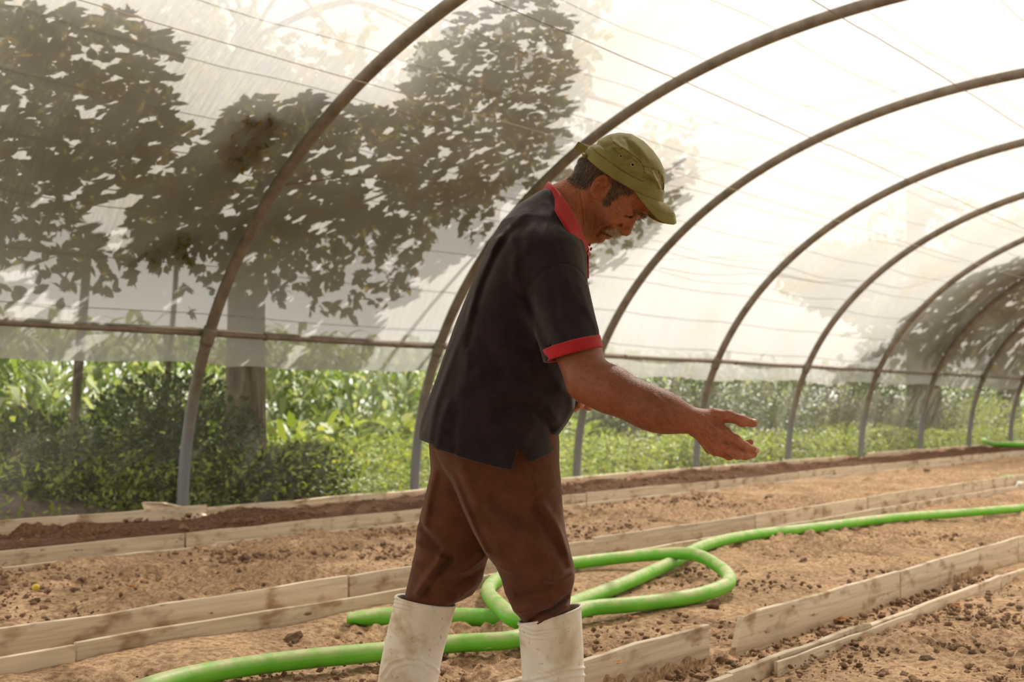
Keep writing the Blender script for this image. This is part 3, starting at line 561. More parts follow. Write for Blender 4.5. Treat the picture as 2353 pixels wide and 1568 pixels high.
def crumbs(n, tr, Lr, zb, size, mat, label, seed, clump=1.0):
    rs = np.random.default_rng(seed); t = rs.uniform(*tr, n * 3); L = rs.uniform(*Lr, n * 3); k = rs.random(n * 3) < np.clip(.35 + clump * 1.6 * vnoise(t * 1.9, L * 1.9, seed), .04, 1); t, L = t[k][:n], L[k][:n]; m = len(t)
    sz = size[0] + (size[1] - size[0]) * rs.random(m) ** 5.0; V = BV[None] * (1 + .35 * rs.normal(size=(m, 12, 1))) * sz[:, None, None] * np.array([1, 1, .75]); V = V + tl_pts(t, L, np.full(m, zb) + sz * .45)[:, None]
    F = BF[None] + (np.arange(m) * 12)[:, None, None]; o = mesh_np('soil_crumbs', V.reshape(-1, 3), F.reshape(-1, 3), mat, smooth=False); return tag(o, label, 'soil', kind='stuff')
crumbs(5200, (1.2, 7.5), (LA3 + .03, LB2 - .03), .062, (.0025, .014), M_CLOD, 'loose crumbs of soil over the hose bed', 3)
crumbs(3200, (1.6, 9), (LA2 + .03, LB1 - .03), .105, (.004, .018), M_CLOD, 'loose crumbs of soil over the broad dry bed', 4)
crumbs(2400, (2.6, 6.5), (1.0, LB4 - .03), .070, (.003, .015), M_CLOD, 'loose crumbs of soil in the foreground corner', 5)
crumbs(900, (2.8, 7), (LB4 + .03, LA3 - .03), .024, (.004, .018), M_CLOD, 'loose crumbs of soil on the near path', 6)
crumbs(500, (3, 14), (LA1 + .03, LF1 - .05), .15, (.006, .03), M_CLOD, 'loose crumbs of soil on the dark wall bed', 7)
clod_me = []
for i in range(4):
    rs = np.random.default_rng(50 + i); v = BV2 * (1 + .22 * rs.normal(size=(len(BV2), 1))) * np.array([1, .8, .65]); me = bpy.data.meshes.new('soil_clod'); me.from_pydata([tuple(q) for q in v], [], [tuple(q) for q in BF2]); me.materials.append(M_CLOD); clod_me.append(me)
def clod(x, y, z, r, label, group): o = bpy.data.objects.new('soil_clod', random.choice(clod_me)); o.location = G(x, y, z) + np.array([0, 0, r * .35]); o.scale = (r, r, r); o.rotation_euler = (0, 0, random.uniform(0, 6)); link(o); tag(o, label, 'clod', group)
for (x, y, z, r, lab) in [(545, 1366, .105, .030, 'dark wedge of soil in the middle of the broad bed, left of the man'), (80, 1388, .105, .022, 'small dark clod just below the yellow fruit'), (562, 1285, .105, .030, 'dark clod near the thin plank row, left half of the broad bed'), (880, 1255, .105, .022, 'dark clod on the broad bed close behind the man'),
    (1767, 1150, .105, .040, 'big dark clod on the broad bed beyond the outstretched hand'), (2130, 1086, .105, .040, 'dark clod on the broad bed towards the right edge'), (1545, 1180, .105, .028, 'dark clod on the broad bed right of the trousers'),
    (672, 1478, .064, .036, 'largest dark lump on the hose bed, between the cut hose and the long hose'), (250, 1512, .064, .022, 'dark clod on the hose bed near the lower left corner'), (655, 1432, .064, .022, 'small clod on the hose bed left of the cut hose end'),
    (1845, 1296, .064, .030, 'dark clod on the hose bed right of the hose loop'), (2205, 1160, .064, .035, 'dark clod on the hose bed beyond the hose, near the right edge'), (1640, 1396, .064, .030, 'lump of soil beside the right bend of the hose loop'), (1335, 1318, .064, .022, 'dark clod inside the hose loop next to the trousers'),
    (2130, 1525, .072, .026, 'dark clod in the foreground corner bed, near the bottom edge'), (2200, 1357, .072, .020, 'small dark clod in the corner bed close to the nearest plank row')]: clod(x, y, z, r, lab, 'clods of soil')
# dry leaves
def dry_leaf(x, y, z, s, rot, label, curl=.5):
    n = 13; an = np.linspace(0, 2 * np.pi, n, endpoint=False); rad = s * (.62 + .38 * np.abs(np.cos(an * 2.5)) ** .8); c = G(x, y, z)
    V = [(0, 0, .1 * s)] + [(r * math.cos(a), r * math.sin(a) * .8, s * curl * (.35 * abs(math.sin(a * 1.5 + rot)) + .5 * abs(math.cos(a)) ** 2 * .8)) for a, r in zip(an, rad)]
    me = bpy.data.meshes.new('blade'); me.from_pydata(V, [], [(0, 1 + i, 1 + (i + 1) % n) for i in range(n)]); me.materials.append(M_DRYLEAF)
    root = empty('fallen_leaf', c, label, 'leaf', 'dry leaves on the soil'); o = bpy.data.objects.new('blade', me); o.rotation_euler = (random.uniform(-.2, .2), random.uniform(-.2, .2), rot); sc.collection.objects.link(o); o.parent = root
    md = o.modifiers.new('t', 'SOLIDIFY'); md.thickness = .0012
    st = tube('stem', catmull([c + [0, 0, .1 * s], c + [-.9 * s * math.cos(rot), -.9 * s * math.sin(rot), .2 * s], c + [-1.5 * s * math.cos(rot), -1.5 * s * math.sin(rot), .05 * s]], 8), .0012, M_STRAW, root, 5)
dry_leaf(1945, 1406, .03, .05, .5, 'curled orange brown leaf, upper of the two by the corner row', .9)
dry_leaf(1925, 1424, .03, .055, 2.2, 'flat orange brown leaf, lower of the two by the corner row', .4)
dry_leaf(1772, 1450, .03, .048, 1.2, 'tan curled leaf on the path near the plank gap', .7)
dry_leaf(1662, 1464, .03, .026, 2.8, 'small tan leaf in the plank gap', .5)
dry_leaf(1455, 1420, .07, .028, .2, 'pale crumpled leaf on the hose bed by the near boot', .6)
dry_leaf(2200, 1396, .075, .026, 1.7, 'small tan leaf in the corner bed', .6)
dry_leaf(2330, 1320, .075, .06, .9, 'long dry leaf at the right edge of the corner bed', .3)
dry_leaf(2160, 1455, .075, .022, .3, 'tiny brown leaf in the corner bed', .5)
dry_leaf(1420, 1524, .13, .016, 1.0, 'tiny red brown leaf against the front plank', .4)
dry_leaf(1985, 1460, .075, .022, 2.0, 'small dark leaf beside the corner plank row', .5)
dry_leaf(475, 1255, .16, .02, .4, 'small pale leaf at the wall bed edging', .5)
dry_leaf(300, 1350, .11, .03, 1.4, 'small tan leaf on the broad dry bed', .5)
# straw
def straws(n, tr, Lr, zb, label, seed):
    rs = np.random.default_rng(seed); Vs, Fs = [], []
    for i in range(n):
        c = TL(rs.uniform(*tr), rs.uniform(*Lr), zb + .012); a = rs.uniform(0, 6.3); l = rs.uniform(.02, .09); d = np.array([math.cos(a), math.sin(a), rs.normal() * .15]) * l; s = np.array([-math.sin(a), math.cos(a), 0]) * .0011; k = len(Vs) * 1
        m_ = c + d * .5 + UP * rs.uniform(0, .012); Vs += [c - s, c + s, m_ + s, m_ - s, c + d + s * .5, c + d - s * .5, m_ + UP * .0018]; Fs += [[k, k + 1, k + 2, k + 3], [k + 3, k + 2, k + 4, k + 5], [k, k + 1, k + 6, k + 6]]
    tag(quads_to_mesh('straw_bits', np.array(Vs), np.array(Fs), M_STRAW, None, False), label, 'straw', kind='stuff')
straws(70, (1.5, 8), (LA3 + .05, LB2 - .05), .066, 'bits of straw on the hose bed', 1)
straws(70, (3, 6.2), (LB4 + .03, LA3 - .03), .026, 'bits of straw on the near path', 2)
straws(50, (2.8, 6), (1.1, LB4 - .03), .072, 'bits of straw in the corner bed', 3)
straws(60, (2, 9), (LA2 + .05, LB1 - .05), .108, 'bits of straw on the broad bed', 4)
def sprout(x, y, z, s, n, label):
    c = G(x, y, z); az = RNG.uniform(0, 6.3, n); d = np.stack([np.cos(az), np.sin(az), RNG.uniform(.5, 1.6, n)], 1); l = s * RNG.uniform(.6, 1.2, n); V, F = leaf_vf(np.repeat(c[None], n, 0) + RNG.normal(0, s * .25, (n, 3)) * [1, 1, 0], d, rand_dirs(n) + UP, l, l * .28)
    root = empty('weed_sprout', c, label, 'weed', 'weed sprouts on the soil'); mesh_np('leaves', V, F, M_WEED, root)
sprout(1900, 1412, .02, .035, 26, 'pale green weed tuft by the curled leaves'); sprout(1960, 1395, .02, .03, 18, 'yellow green weed tuft behind the curled leaves'); sprout(1852, 1392, .02, .02, 14, 'small weed tuft on the path against the plank')
sprout(1975, 1472, .07, .014, 12, 'small green sprout beside the corner plank row'); sprout(2272, 1465, .07, .016, 12, 'left of two tiny sprouts in the corner bed'); sprout(2296, 1468, .07, .014, 10, 'right of two tiny sprouts in the corner bed'); sprout(2115, 1318, .02, .02, 12, 'small sprout on the path under the right plank')
# yellow fruit, with its stalk end
c = G(82, 1357, .115) + np.array([0, 0, .012]); root = empty('small_fruit', c, 'small round yellow fruit lying on the broad bed at the left edge', 'fruit')
v = BV2 * .0165 * np.array([1, 1, .95]); me = bpy.data.meshes.new('flesh'); me.from_pydata([tuple(q + c) for q in v], [], [tuple(q) for q in BF2]); me.polygons.foreach_set('use_smooth', np.ones(len(BF2), bool)); me.materials.append(M_YELLOW); link(bpy.data.objects.new('flesh', me), root)
tube('stalk', [c + [.004, 0, .015], c + [.006, -.002, .022]], .0014, M_STRAW, root, 5)
# white scrap at the right edge
c = G(2345, 1120, .07); root = tag(mesh_np('white_scrap', [c + np.array(q) for q in [(-.06, 0, .0), (.08, .02, .0), (.09, .05, .05), (-.01, .04, .06), (-.05, .06, .01), (.08, .09, .01)]], [[0, 1, 2, 3], [3, 2, 5, 4]], m_plain('white_plastic', lin(214, 214, 200), .6)), 'crumpled white scrap on the soil at the right edge', 'scrap')
# ------------------------------------------------------------------ the man: implicit surfaces turned into meshes
def polygonize(fn, lo, hi, h, B=14):
    lo = np.asarray(lo, float); n = np.ceil((np.asarray(hi) - lo) / h).astype(int) + 1; nb = np.ceil(n / B).astype(int); n = nb * B
    V = np.ones(n, np.float32)
    bi = np.stack(np.meshgrid(*[np.arange(k) for k in nb], indexing='ij'), -1).reshape(-1, 3)
    cen = lo + (bi * B + (B - 1) / 2) * h; d = np.concatenate([fn(c) for c in np.array_split(cen, max(1, len(cen) // 60000))])
    keep = np.abs(d) < B * h * 1.25; loc = np.stack(np.meshgrid(*[np.arange(B)] * 3, indexing='ij'), -1).reshape(-1, 3)
    for b in bi[(~keep) & (d < 0)] * B: V[b[0]:b[0] + B, b[1]:b[1] + B, b[2]:b[2] + B] = -1
    kb = bi[keep] * B
    for ch in np.array_split(kb, max(1, len(kb) // 120)):
        idx = (ch[:, None] + loc[None]).reshape(-1, 3); v = fn(lo + idx * h); V[idx[:, 0], idx[:, 1], idx[:, 2]] = v
    I = V < 0; c = sum(I[i:n[0] - 1 + i, j:n[1] - 1 + j, k:n[2] - 1 + k].astype(np.int8) for i in (0, 1) for j in (0, 1) for k in (0, 1))
    act = np.argwhere((c > 0) & (c < 8)); ids = np.full(c.shape, -1, np.int32); ids[act[:, 0], act[:, 1], act[:, 2]] = np.arange(len(act))
    acc = np.zeros((len(act), 3)); cnt = np.zeros(len(act)); cor = [(i, j, k) for i in (0, 1) for j in (0, 1) for k in (0, 1)]
    for a in cor:
        for ax in range(3):
            if a[ax]: continue
            b = list(a); b[ax] = 1; va = V[act[:, 0] + a[0], act[:, 1] + a[1], act[:, 2] + a[2]]; vb = V[act[:, 0] + b[0], act[:, 1] + b[1], act[:, 2] + b[2]]
            m = (va < 0) != (vb < 0); f = np.where(m, va / np.where(m, va - vb, 1), 0); pt = np.array(a, float)[None] + 0 * acc; pt[:, ax] += f; acc[m] += pt[m]; cnt[m] += 1
    P_ = lo + (act + acc / cnt[:, None]) * h; Q = []
    for ax in range(3):
        s0 = [slice(1, n[k] - 1) for k in range(3)]; s1 = list(s0); s0[ax] = slice(0, n[ax] - 1); s1[ax] = slice(1, n[ax])
        ia, ib = I[tuple(s0)], I[tuple(s1)]; e = np.argwhere(ia != ib)
        if not len(e): continue
        flip = ia[e[:, 0], e[:, 1], e[:, 2]]; g = e + 1; g[:, ax] -= 1; o1, o2 = (ax + 1) % 3, (ax + 2) % 3
        def cid(d1, d2): q = g.copy(); q[:, o1] += d1; q[:, o2] += d2; return ids[q[:, 0], q[:, 1], q[:, 2]]
        q = np.stack([cid(-1, -1), cid(0, -1), cid(0, 0), cid(-1, 0)], 1); q[~flip] = q[~flip][:, ::-1]; Q.append(q)
    F = np.vstack(Q); return P_, F[(F >= 0).all(1)]
def cap(p, a, b, ra, rb):
    a = np.asarray(a, float); ab = np.asarray(b, float) - a; t = np.clip(((p - a) @ ab) / (ab @ ab + 1e-12), 0, 1)
    return np.linalg.norm(p - a - t[:, None] * ab, axis=1) - (ra + (rb - ra) * t)
def chain(p, pts, rad, k=.01):
    d = None
    for i in range(len(pts) - 1):
        e = cap(p, pts[i], pts[i + 1], rad[i], rad[i + 1]); d = e if d is None else smin(d, e, k)
    return d
def ell(p, c, r):
    q = (p - np.asarray(c)) / np.asarray(r); k0 = np.linalg.norm(q, axis=1); k1 = np.linalg.norm(q / np.asarray(r), axis=1) + 1e-9; return k0 * (k0 - 1) / k1
def smin(a, b, k): h = np.maximum(k - np.abs(a - b), 0) / k; return np.minimum(a, b) - h * h * k * .25
def smax(a, b, k): return -smin(-a, -b, k)
def poly_sd(x, z, poly):
    q = np.asarray(poly, float); d = np.full(x.shape, 1e9); ins = np.zeros(x.shape, bool); j = len(q) - 1
    for i in range(len(q)):
        ax_, az_ = q[j]; bx, bz = q[i]; ex, ez = bx - ax_, bz - az_; t = np.clip(((x - ax_) * ex + (z - az_) * ez) / (ex * ex + ez * ez), 0, 1)
        d = np.minimum(d, (x - ax_ - t * ex) ** 2 + (z - az_ - t * ez) ** 2); m = ((az_ > z) != (bz > z)) & (x < (ax_ - bx) * (z - bz) / (az_ - bz + 1e-15) + bx); ins ^= m; j = i
    return np.where(ins, 1, -1) * np.sqrt(d)                    # positive inside
def line_d(x, z, pts):
    d = np.full(x.shape, 1e9)
    for (ax_, az_), (bx, bz) in zip(pts[:-1], pts[1:]):
        ex, ez = bx - ax_, bz - az_; t = np.clip(((x - ax_) * ex + (z - az_) * ez) / (ex * ex + ez * ez + 1e-15), 0, 1); d = np.minimum(d, (x - ax_ - t * ex) ** 2 + (z - az_ - t * ez) ** 2)
    return np.sqrt(d)
class Field2:                                                    # inside-distance of a side profile, softened in the middle
    def __init__(s, poly, res=.0015, blur=.010, pad=.06):
        q = np.asarray(poly); s.lo = q.min(0) - pad; s.res = res; n = np.ceil((q.max(0) + pad - s.lo) / res).astype(int) + 1
        X, Z = np.meshgrid(s.lo[0] + np.arange(n[0]) * res, s.lo[1] + np.arange(n[1]) * res, indexing='ij'); e = poly_sd(X, Z, q); w = int(blur / res * 2.5); kx = np.exp(-.5 * (np.arange(-w, w + 1) * res / blur) ** 2); kx /= kx.sum()
        g = np.apply_along_axis(lambda v: np.convolve(np.pad(v, w, mode='edge'), kx, 'valid'), 0, e); g = np.apply_along_axis(lambda v: np.convolve(np.pad(v, w, mode='edge'), kx, 'valid'), 1, g)
        m = np.clip((e - .002) / .016, 0, 1); m = m * m * (3 - 2 * m); s.e = e * (1 - m) + g * m; s.n = n
    def __call__(s, x, z):
        fx = np.clip((x - s.lo[0]) / s.res, 0, s.n[0] - 1.001); fz = np.clip((z - s.lo[1]) / s.res, 0, s.n[1] - 1.001); i = fx.astype(int); j = fz.astype(int); a = fx - i; b = fz - j; e = s.e
        return (e[i, j] * (1 - a) + e[i + 1, j] * a) * (1 - b) + (e[i, j + 1] * (1 - a) + e[i + 1, j + 1] * a) * b
YM = 2.93                                                        # depth of the man's mid plane
def hz(zx, zy, Y=YM): return P(1200 + zx / 4.48, 270 + zy / 4.48, Y)
def h2(zx, zy): q = hz(zx, zy); return (q[0], q[2])
def h2s(pts): return [h2(*q) for q in pts]
def p2s(pts, Y=YM): return [(P(x, y, Y)[0], P(x, y, Y)[2]) for x, y in pts]
UZ = 1 / (FPX / YM * 4.48)                                       # one sketch unit in metres
HEAD = Field2(h2s([(560, 520), (590, 430), (680, 345), (790, 270), (900, 205), (1010, 188), (1130, 205), (1250, 275), (1345, 372), (1400, 470), (1424, 560), (1424, 660), (1398, 760), (1368, 850), (1332, 925), (1302, 962), (1284, 990), (1240, 1014), (1190, 1020), (1150, 1045), (1100, 1085), (1045, 1128), (995, 1160), (960, 1180), (928, 1193), (912, 1210), (898, 1216), (896, 1232), (872, 1243), (856, 1246), (850, 1268), (824, 1285), (795, 1289), (745, 1268), (695, 1228), (665, 1180), (640, 1080), (615, 960), (585, 800), (550, 640)]))
CHIN, CROWNP = h2(800, 1288), h2(1130, 200)
def headframe(x, z):                                             # height along the tilted head, in sketch units (chin -421, eyes 0, crown 608)
    o = h2(0, 0); zx = (x - o[0]) / UZ; zy = -(z - o[1]) / UZ; return zx * .669 - zy * .743, zx, zy
def hp(zx, zy, ay): q = hz(zx, zy); return np.array([q[0], ay, q[2]])    # point in mirrored head space (x, |y|, z)
GROOVES = [([(1010, 1105), (940, 1100), (880, 1125), (800, 1165), (765, 1215)], 14, .0035), ([(915, 1213), (880, 1204), (835, 1190), (800, 1180)], 9, .0034),
           ([(1050, 1012), (1000, 1000), (930, 950)], 7, .0013), ([(1050, 1022), (990, 1025), (930, 1000)], 7, .0013), ([(1060, 1000), (1010, 965), (960, 905)], 7, .0012), ([(1040, 1040), (960, 1060), (900, 1040)], 8, .0012),
           ([(1120, 1022), (1080, 1020), (1050, 1010)], 7, .0030), ([(740, 1000), (745, 1080), (730, 1160)], 9, .0012), ([(800, 1040), (770, 1110), (760, 1180)], 8, .0010),
           ([(600, 790), (610, 900), (620, 1020), (625, 1110)], 8, .0018), ([(560, 800), (575, 920), (590, 1040)], 8, .0016), ([(525, 800), (545, 930), (560, 1020)], 8, .0013), ([(490, 790), (505, 900)], 8, .0011), ([(640, 850), (650, 960), (650, 1060)], 8, .0012), ([(1000, 870), (1080, 900), (1160, 900)], 8, .0008), ([(1020, 840), (1120, 850), (1200, 880)], 8, .0008), ([(860, 1000), (820, 1050), (800, 1110)], 9, .0009)]
GROOVES = [(h2s(p), w * 1.15 * UZ, a * 1.7) for p, w, a in GROOVES]
EU = np.array([.517, 0, .856]); EF = np.array([.856, 0, -.517]); EO = np.array([0, 1.0, 0])
def ear_sd(m):                                                   # m in mirrored head space
    o = hp(795, 706, .068); q = m - o; a = q @ EU; b = q @ EF; c = q @ EO + b * .42 - .008
    L_ = np.stack([a, b, c], 1); base = ell(L_, (0, 0, -.001), (.030, .0175, .0048))
    r = np.sqrt((a / .0265) ** 2 + (b / .0150) ** 2) + 1e-6; rim = np.hypot((r - 1) * .0165, c - .0035) - .0042; rim = np.where((b > .006) & (a < .006), .02, rim)
    d = smin(base, rim, .004); d = smax(d, -ell(L_, (-.005, .003, .007), (.0135, .0095, .0105)), .003); d = smax(d, -ell(L_, (.013, -.001, .006), (.0095, .0075, .0065)), .003)
    d = smin(d, cap(L_, (-.010, -.0075, .0015), (.006, -.0065, .0025), .0026, .0026), .003); d = smin(d, cap(L_, (.006, -.0065, .0025), (.012, .003, .0015), .0026, .002), .003)
    d = smin(d, ell(L_, (-.004, .0125, .002), (.006, .0035, .005)), .003); d = smin(d, ell(L_, (-.027, .006, .001), (.0095, .0075, .0045)), .006)
    d = smax(d, -ell(L_, (-.004, .0065, .003), (.004, .003, .008)), .002); root = cap(L_, (-.014, .010, -.012), (.012, .006, -.012), .010, .010); return smin(d, root, .006)
NOSE = [(hp(1150, 1032, 0), .0085), (hp(1106, 1078, 0), .0115), (hp(1072, 1166, 0), .0136)]
def hmap(p):                                                     # mirrored space in which the side features were measured
    m = p.copy(); m[:, 1] = np.abs(p[:, 1] - YM); k = YM / (YM - m[:, 1]); m[:, 0] = p[:, 0] * k; m[:, 2] = CAMH + (p[:, 2] - CAMH) * k; return m
def head_sd(p):
    m = hmap(p); x, z = m[:, 0], m[:, 2]; v, zx, zy = headframe(x, z)
    e = HEAD(x, z); W = np.interp(v, [-430, -330, -200, -60, 60, 200, 330, 620], [.040, .053, .062, .067, .071, .075, .077, .074]); R = .060
    W = W * np.interp(zx * .743 + zy * .669, [900, 1250, 1450, 1600], [1.0, 1.0, .93, .85])
    q = np.sqrt((np.maximum(R - e, 0) / R) ** 2 + (m[:, 1] / W) ** 2) - 1; d = q * R * .9
    d = smax(d, -ell(m, hp(1140, 1012, .040), (.019, .020, .0125)), .010)                      # eye socket
    d = smin(d, ell(m, hp(1078, 988, .0325), (.0145, .0150, .0130)), .004)                     # closed lid over the eye
    d = smin(d, cap(m, hp(1256, 985, .010), hp(1195, 968, .036), .0075, .0075), .010); d = smin(d, cap(m, hp(1195, 968, .036), hp(1110, 925, .054), .0075, .006), .012)
    d = smin(d, ell(m, hp(985, 1005, .050), (.026, .015, .018)), .018); d = smin(d, ell(m, hp(915, 1075, .043), (.022, .016, .018)), .014)
    n = smin(cap(m, NOSE[0][0], NOSE[1][0], NOSE[0][1], NOSE[1][1]), cap(m, NOSE[1][0], NOSE[2][0], NOSE[1][1], NOSE[2][1]), .006)
    n = smin(n, ell(m, hp(1030, 1160, .0125), (.0125, .0085, .0105)), .007); n = smax(n, -ell(m, hp(1022, 1205, .008), (.006, .0035, .006)), .003); d = smin(d, n, .010)
    d = smin(d, ell(m, hp(892, 1226, .0), (.006, .020, .0055)), .005); d = smin(d, ell(m, hp(930, 1196, 0), (.010, .024, .008)), .008)
    neck = smin(cap(m, hp(760, 700, 0), hp(430, 930, 0), .057, .064), cap(m, hp(740, 1120, 0), hp(560, 1190, 0), .030, .045), .03)
    neck = smin(neck, cap(m, hp(690, 790, .045), hp(600, 1120, .022), .017, .016), .02); d = smin(d, neck, .022)
    k = np.abs(d) < .02; dk = d[k]; xk, zk = x[k], z[k]
    for g, w, a in GROOVES: dk = dk + a * np.exp(-(line_d(xk, zk, g) / w) ** 2)
    d[k] = dk
    k = (np.abs(m[:, 0] - hp(795, 706, 0)[0]) < .06) & (np.abs(z - hp(795, 706, 0)[2]) < .06) & (m[:, 1] > .03)
    if k.any(): d[k] = smin(d[k], ear_sd(m[k]), .004)
    return d
def body_pts(l, Ys=None): return [P(*q) for q in l]
ARM = body_pts([(1268, 600, 2.775), (1330, 812, 2.665), (1352, 876, 2.628), (1408, 898, 2.600), (1484, 934, 2.572), (1529, 950, 2.562), (1604, 972, 2.552)]); ARM_R = [.058, .042, .0390, .0420, .0372, .0315, .0275]
FINGERS = [([(1606, 975, 2.552), (1666, 999, 2.548), (1690, 1011, 2.540), (1712, 1027, 2.546), (1735, 1036, 2.562)], [.020, .0120, .0108, .0100, .0085]),
           ([(1606, 978, 2.552), (1656, 1021, 2.546), (1694, 1044, 2.540), (1713, 1046, 2.552), (1731, 1044, 2.570)], [.020, .0122, .0108, .0100, .0086]),
           ([(1604, 980, 2.556), (1644, 1034, 2.556), (1675, 1046, 2.572), (1700, 1040, 2.600), (1712, 1028, 2.620)], [.019, .0118, .0104, .0095, .0082]),
           ([(1602, 980, 2.562), (1632, 1030, 2.574), (1660, 1036, 2.600), (1692, 1028, 2.622), (1724, 1017, 2.626)], [.018, .0110, .0095, .0086, .0074]),
           ([(1606, 966, 2.556), (1640, 956, 2.556), (1674, 957, 2.552), (1705, 967, 2.552), (1731, 973, 2.554)], [.022, .0155, .0128, .0118, .0092])]
FINGERS = [(body_pts(a), r) for a, r in FINGERS]
LEFT_ARM = body_pts([(1262, 600, 3.085), (1225, 790, 3.16), (1250, 880, 3.13), (1300, 916, 3.00), (1316, 922, 2.965)]); LEFT_R = [.058, .044, .042, .028, .026]
LFING = [([(1316, 915, 2.955), (1330, 913, 2.925), (1345, 917, 2.905), (1356, 921, 2.895)], [.016, .0110, .0105, .0092]), ([(1316, 922, 2.955), (1334, 926, 2.925), (1346, 932, 2.900), (1354, 936, 2.885)], [.016, .0112, .0108, .0098]),
         ([(1312, 926, 2.950), (1324, 928, 2.915), (1330, 929, 2.895), (1334, 930, 2.880)], [.016, .0112, .0112, .0104]), ([(1308, 930, 2.950), (1316, 936, 2.930), (1321, 938, 2.905), (1324, 936, 2.892)], [.015, .010, .0095, .0085]), ([(1310, 908, 2.955), (1322, 902, 2.940), (1334, 905, 2.935), (1344, 910, 2.930)], [.017, .012, .011, .009])]
LFING = [(body_pts(a), r) for a, r in LFING]
TORSO = body_pts([(1270, 515, YM), (1235, 590, YM), (1215, 660, YM)])
RELIEF = [(([(1612, 958), (1640, 985), (1660, 1000)]), 3.5, .0016), (([(1606, 975), (1635, 1005), (1652, 1022)]), 3.5, .0018), (([(1604, 985), (1628, 1015), (1640, 1032)]), 3.5, .0016), (([(1618, 970), (1650, 990), (1672, 992)]), 2.5, .0010), (([(1341, 867), (1362, 880), (1385, 884)]), 4, -.0022), (([(1500, 908), (1530, 935), (1575, 955), (1610, 966)]), 4, .0014), (([(1470, 915), (1515, 945), (1560, 968)]), 4, .0012), (([(1690, 998), (1704, 1016)]), 2.5, -.0008), (([(1700, 1034), (1722, 1041), (1742, 1043)]), 2.0, -.0020), (([(1588, 955), (1584, 985)]), 3, -.0012), (([(1650, 1046), (1680, 1056)]), 3, .0008), (([(1695, 957), (1692, 976)]), 2.2, -.0010), (([(1672, 1002), (1676, 1006)]), 7, .0016), (([(1660, 1024), (1664, 1028)]), 7, .0014)]
RELIEF = [(p2s(a, 2.55), w * 2.55 / FPX, h_) for a, w, h_ in RELIEF]
def body_sd(p):
    out = np.full(len(p), .2); x, y, z = p.T
    m = (z > P(0, 640, YM)[2]) & (x > P(1235, 0, YM)[0]) & (np.abs(y - YM) < .16)
    if m.any(): out[m] = head_sd(p[m])
    m = (x < P(1330, 0, YM)[0]) & (z > P(0, 800, YM)[2])
    if m.any(): q = p[m]; t = chain(q, TORSO, [.070, .080, .070], .05); t = smin(t, cap(q, TORSO[1] + [0, -.12, .0], TORSO[1] + [0, .12, .0], .055, .055), .05); out[m] = smin(out[m], t, .05)
    m = y < 2.90
    if m.any(): q = p[m]; a = chain(q, ARM, ARM_R, .05); a = smin(a, ell(q, P(1343, 884, 2.632), (.028, .030, .026)), .02); out[m] = smin(out[m], a, .04)
    m = (x > P(1585, 970, 2.55)[0]) & (z < P(1600, 900, 2.5)[2])
    if m.any():
        q = p[m]; f = [chain(q, pts, r, .006) for pts, r in FINGERS]; palm = np.minimum.reduce(f)
        web = smin(smin(cap(q, FINGERS[0][0][0], FINGERS[0][0][1], .019, .0125), cap(q, FINGERS[1][0][0], FINGERS[1][0][1], .019, .0125), .012), smin(cap(q, FINGERS[2][0][0], FINGERS[2][0][1], .019, .012), cap(q, FINGERS[3][0][0], FINGERS[3][0][1], .018, .012), .012), .012)
        web = smin(web, cap(q, FINGERS[4][0][0], FINGERS[4][0][1], .021, .0150), .014); web = smin(web, cap(q, P(1640, 968, 2.556), P(1668, 992, 2.552), .010, .0095), .012)
        for k in range(5):
            web = smin(web, f[k], .006)
            for j in (2, 3): web = smin(web, ell(q, FINGERS[k][0][j], (FINGERS[k][1][j] * 1.06,) * 3), .004)
        out[m] = smin(out[m], web, .014)
    m = (y < 2.66) & (np.abs(out) < .015) & (x > P(1330, 0, 2.6)[0])
    if m.any():
        for g, w, h_ in RELIEF: out[m] -= h_ * np.exp(-(line_d(x[m], z[m], g) / w) ** 2)
    m = y > 2.88
    if m.any(): out[m] = smin(out[m], chain(p[m], LEFT_ARM, LEFT_R, .02), .04)
    m = (x > P(1290, 900, 3)[0]) & (np.abs(y - 2.93) < .12) & (np.abs(z - P(0, 922, 2.93)[2]) < .09)
    if m.any():
        q = p[m]; d = out[m]
        for pts, r in LFING: d = smin(d, chain(q, pts, r, .005), .005)
        out[m] = d
    return out
lo = [P(960, 0, 3)[0], 2.50, P(0, 1085, 2.5)[2]]; hi = [P(1760, 0, 2.5)[0], 3.24, P(0, 290, YM)[2]]
BVt, BFt = polygonize(body_sd, lo, hi, .0022)
# skin tone laid down per vertex: stubble, lips, ear, finger tips, scalp under the hair, light put into the far hand
def proj(V):
    X, Y, Z = V[:, 0], V[:, 1], V[:, 2] - CAMH; c, s = math.cos(PITCH), math.sin(PITCH); F_ = Y * c + Z * s; U_ = -Y * s + Z * c; return CX + FPX * X / F_, CY - FPX * U_ / F_
BM = hmap(BVt); ishead = BVt[:, 2] > P(0, 600, YM)[2]
def blendc(C, col, w): return C * (1 - w[:, None]) + np.array(col)[None, :3] * w[:, None]
def soft(x, z, poly, r): return np.clip(poly_sd(x, z, poly) / r + .5, 0, 1)
C_ = np.tile(np.array(lin(174, 106, 78))[:3], (len(BVt), 1))
bx_, bz_ = BM[:, 0], BM[:, 2]
HAIR_BACK = h2s([(590, 420), (640, 385), (800, 530), (900, 600), (850, 592), (770, 610), (712, 690), (660, 730), (590, 720), (500, 680), (470, 640), (540, 560), (560, 480)])
SIDEBURN = h2s([(900, 620), (1010, 670), (1150, 752), (1100, 800), (1010, 800), (940, 850), (880, 915), (845, 915), (815, 865), (870, 790), (915, 720)])
STUBBLE = h2s([(700, 830), (820, 900), (860, 1010), (900, 1100), (990, 1160), (985, 1230), (900, 1260), (800, 1310), (680, 1240), (640, 1080), (650, 900)])
hd = ishead.astype(float)
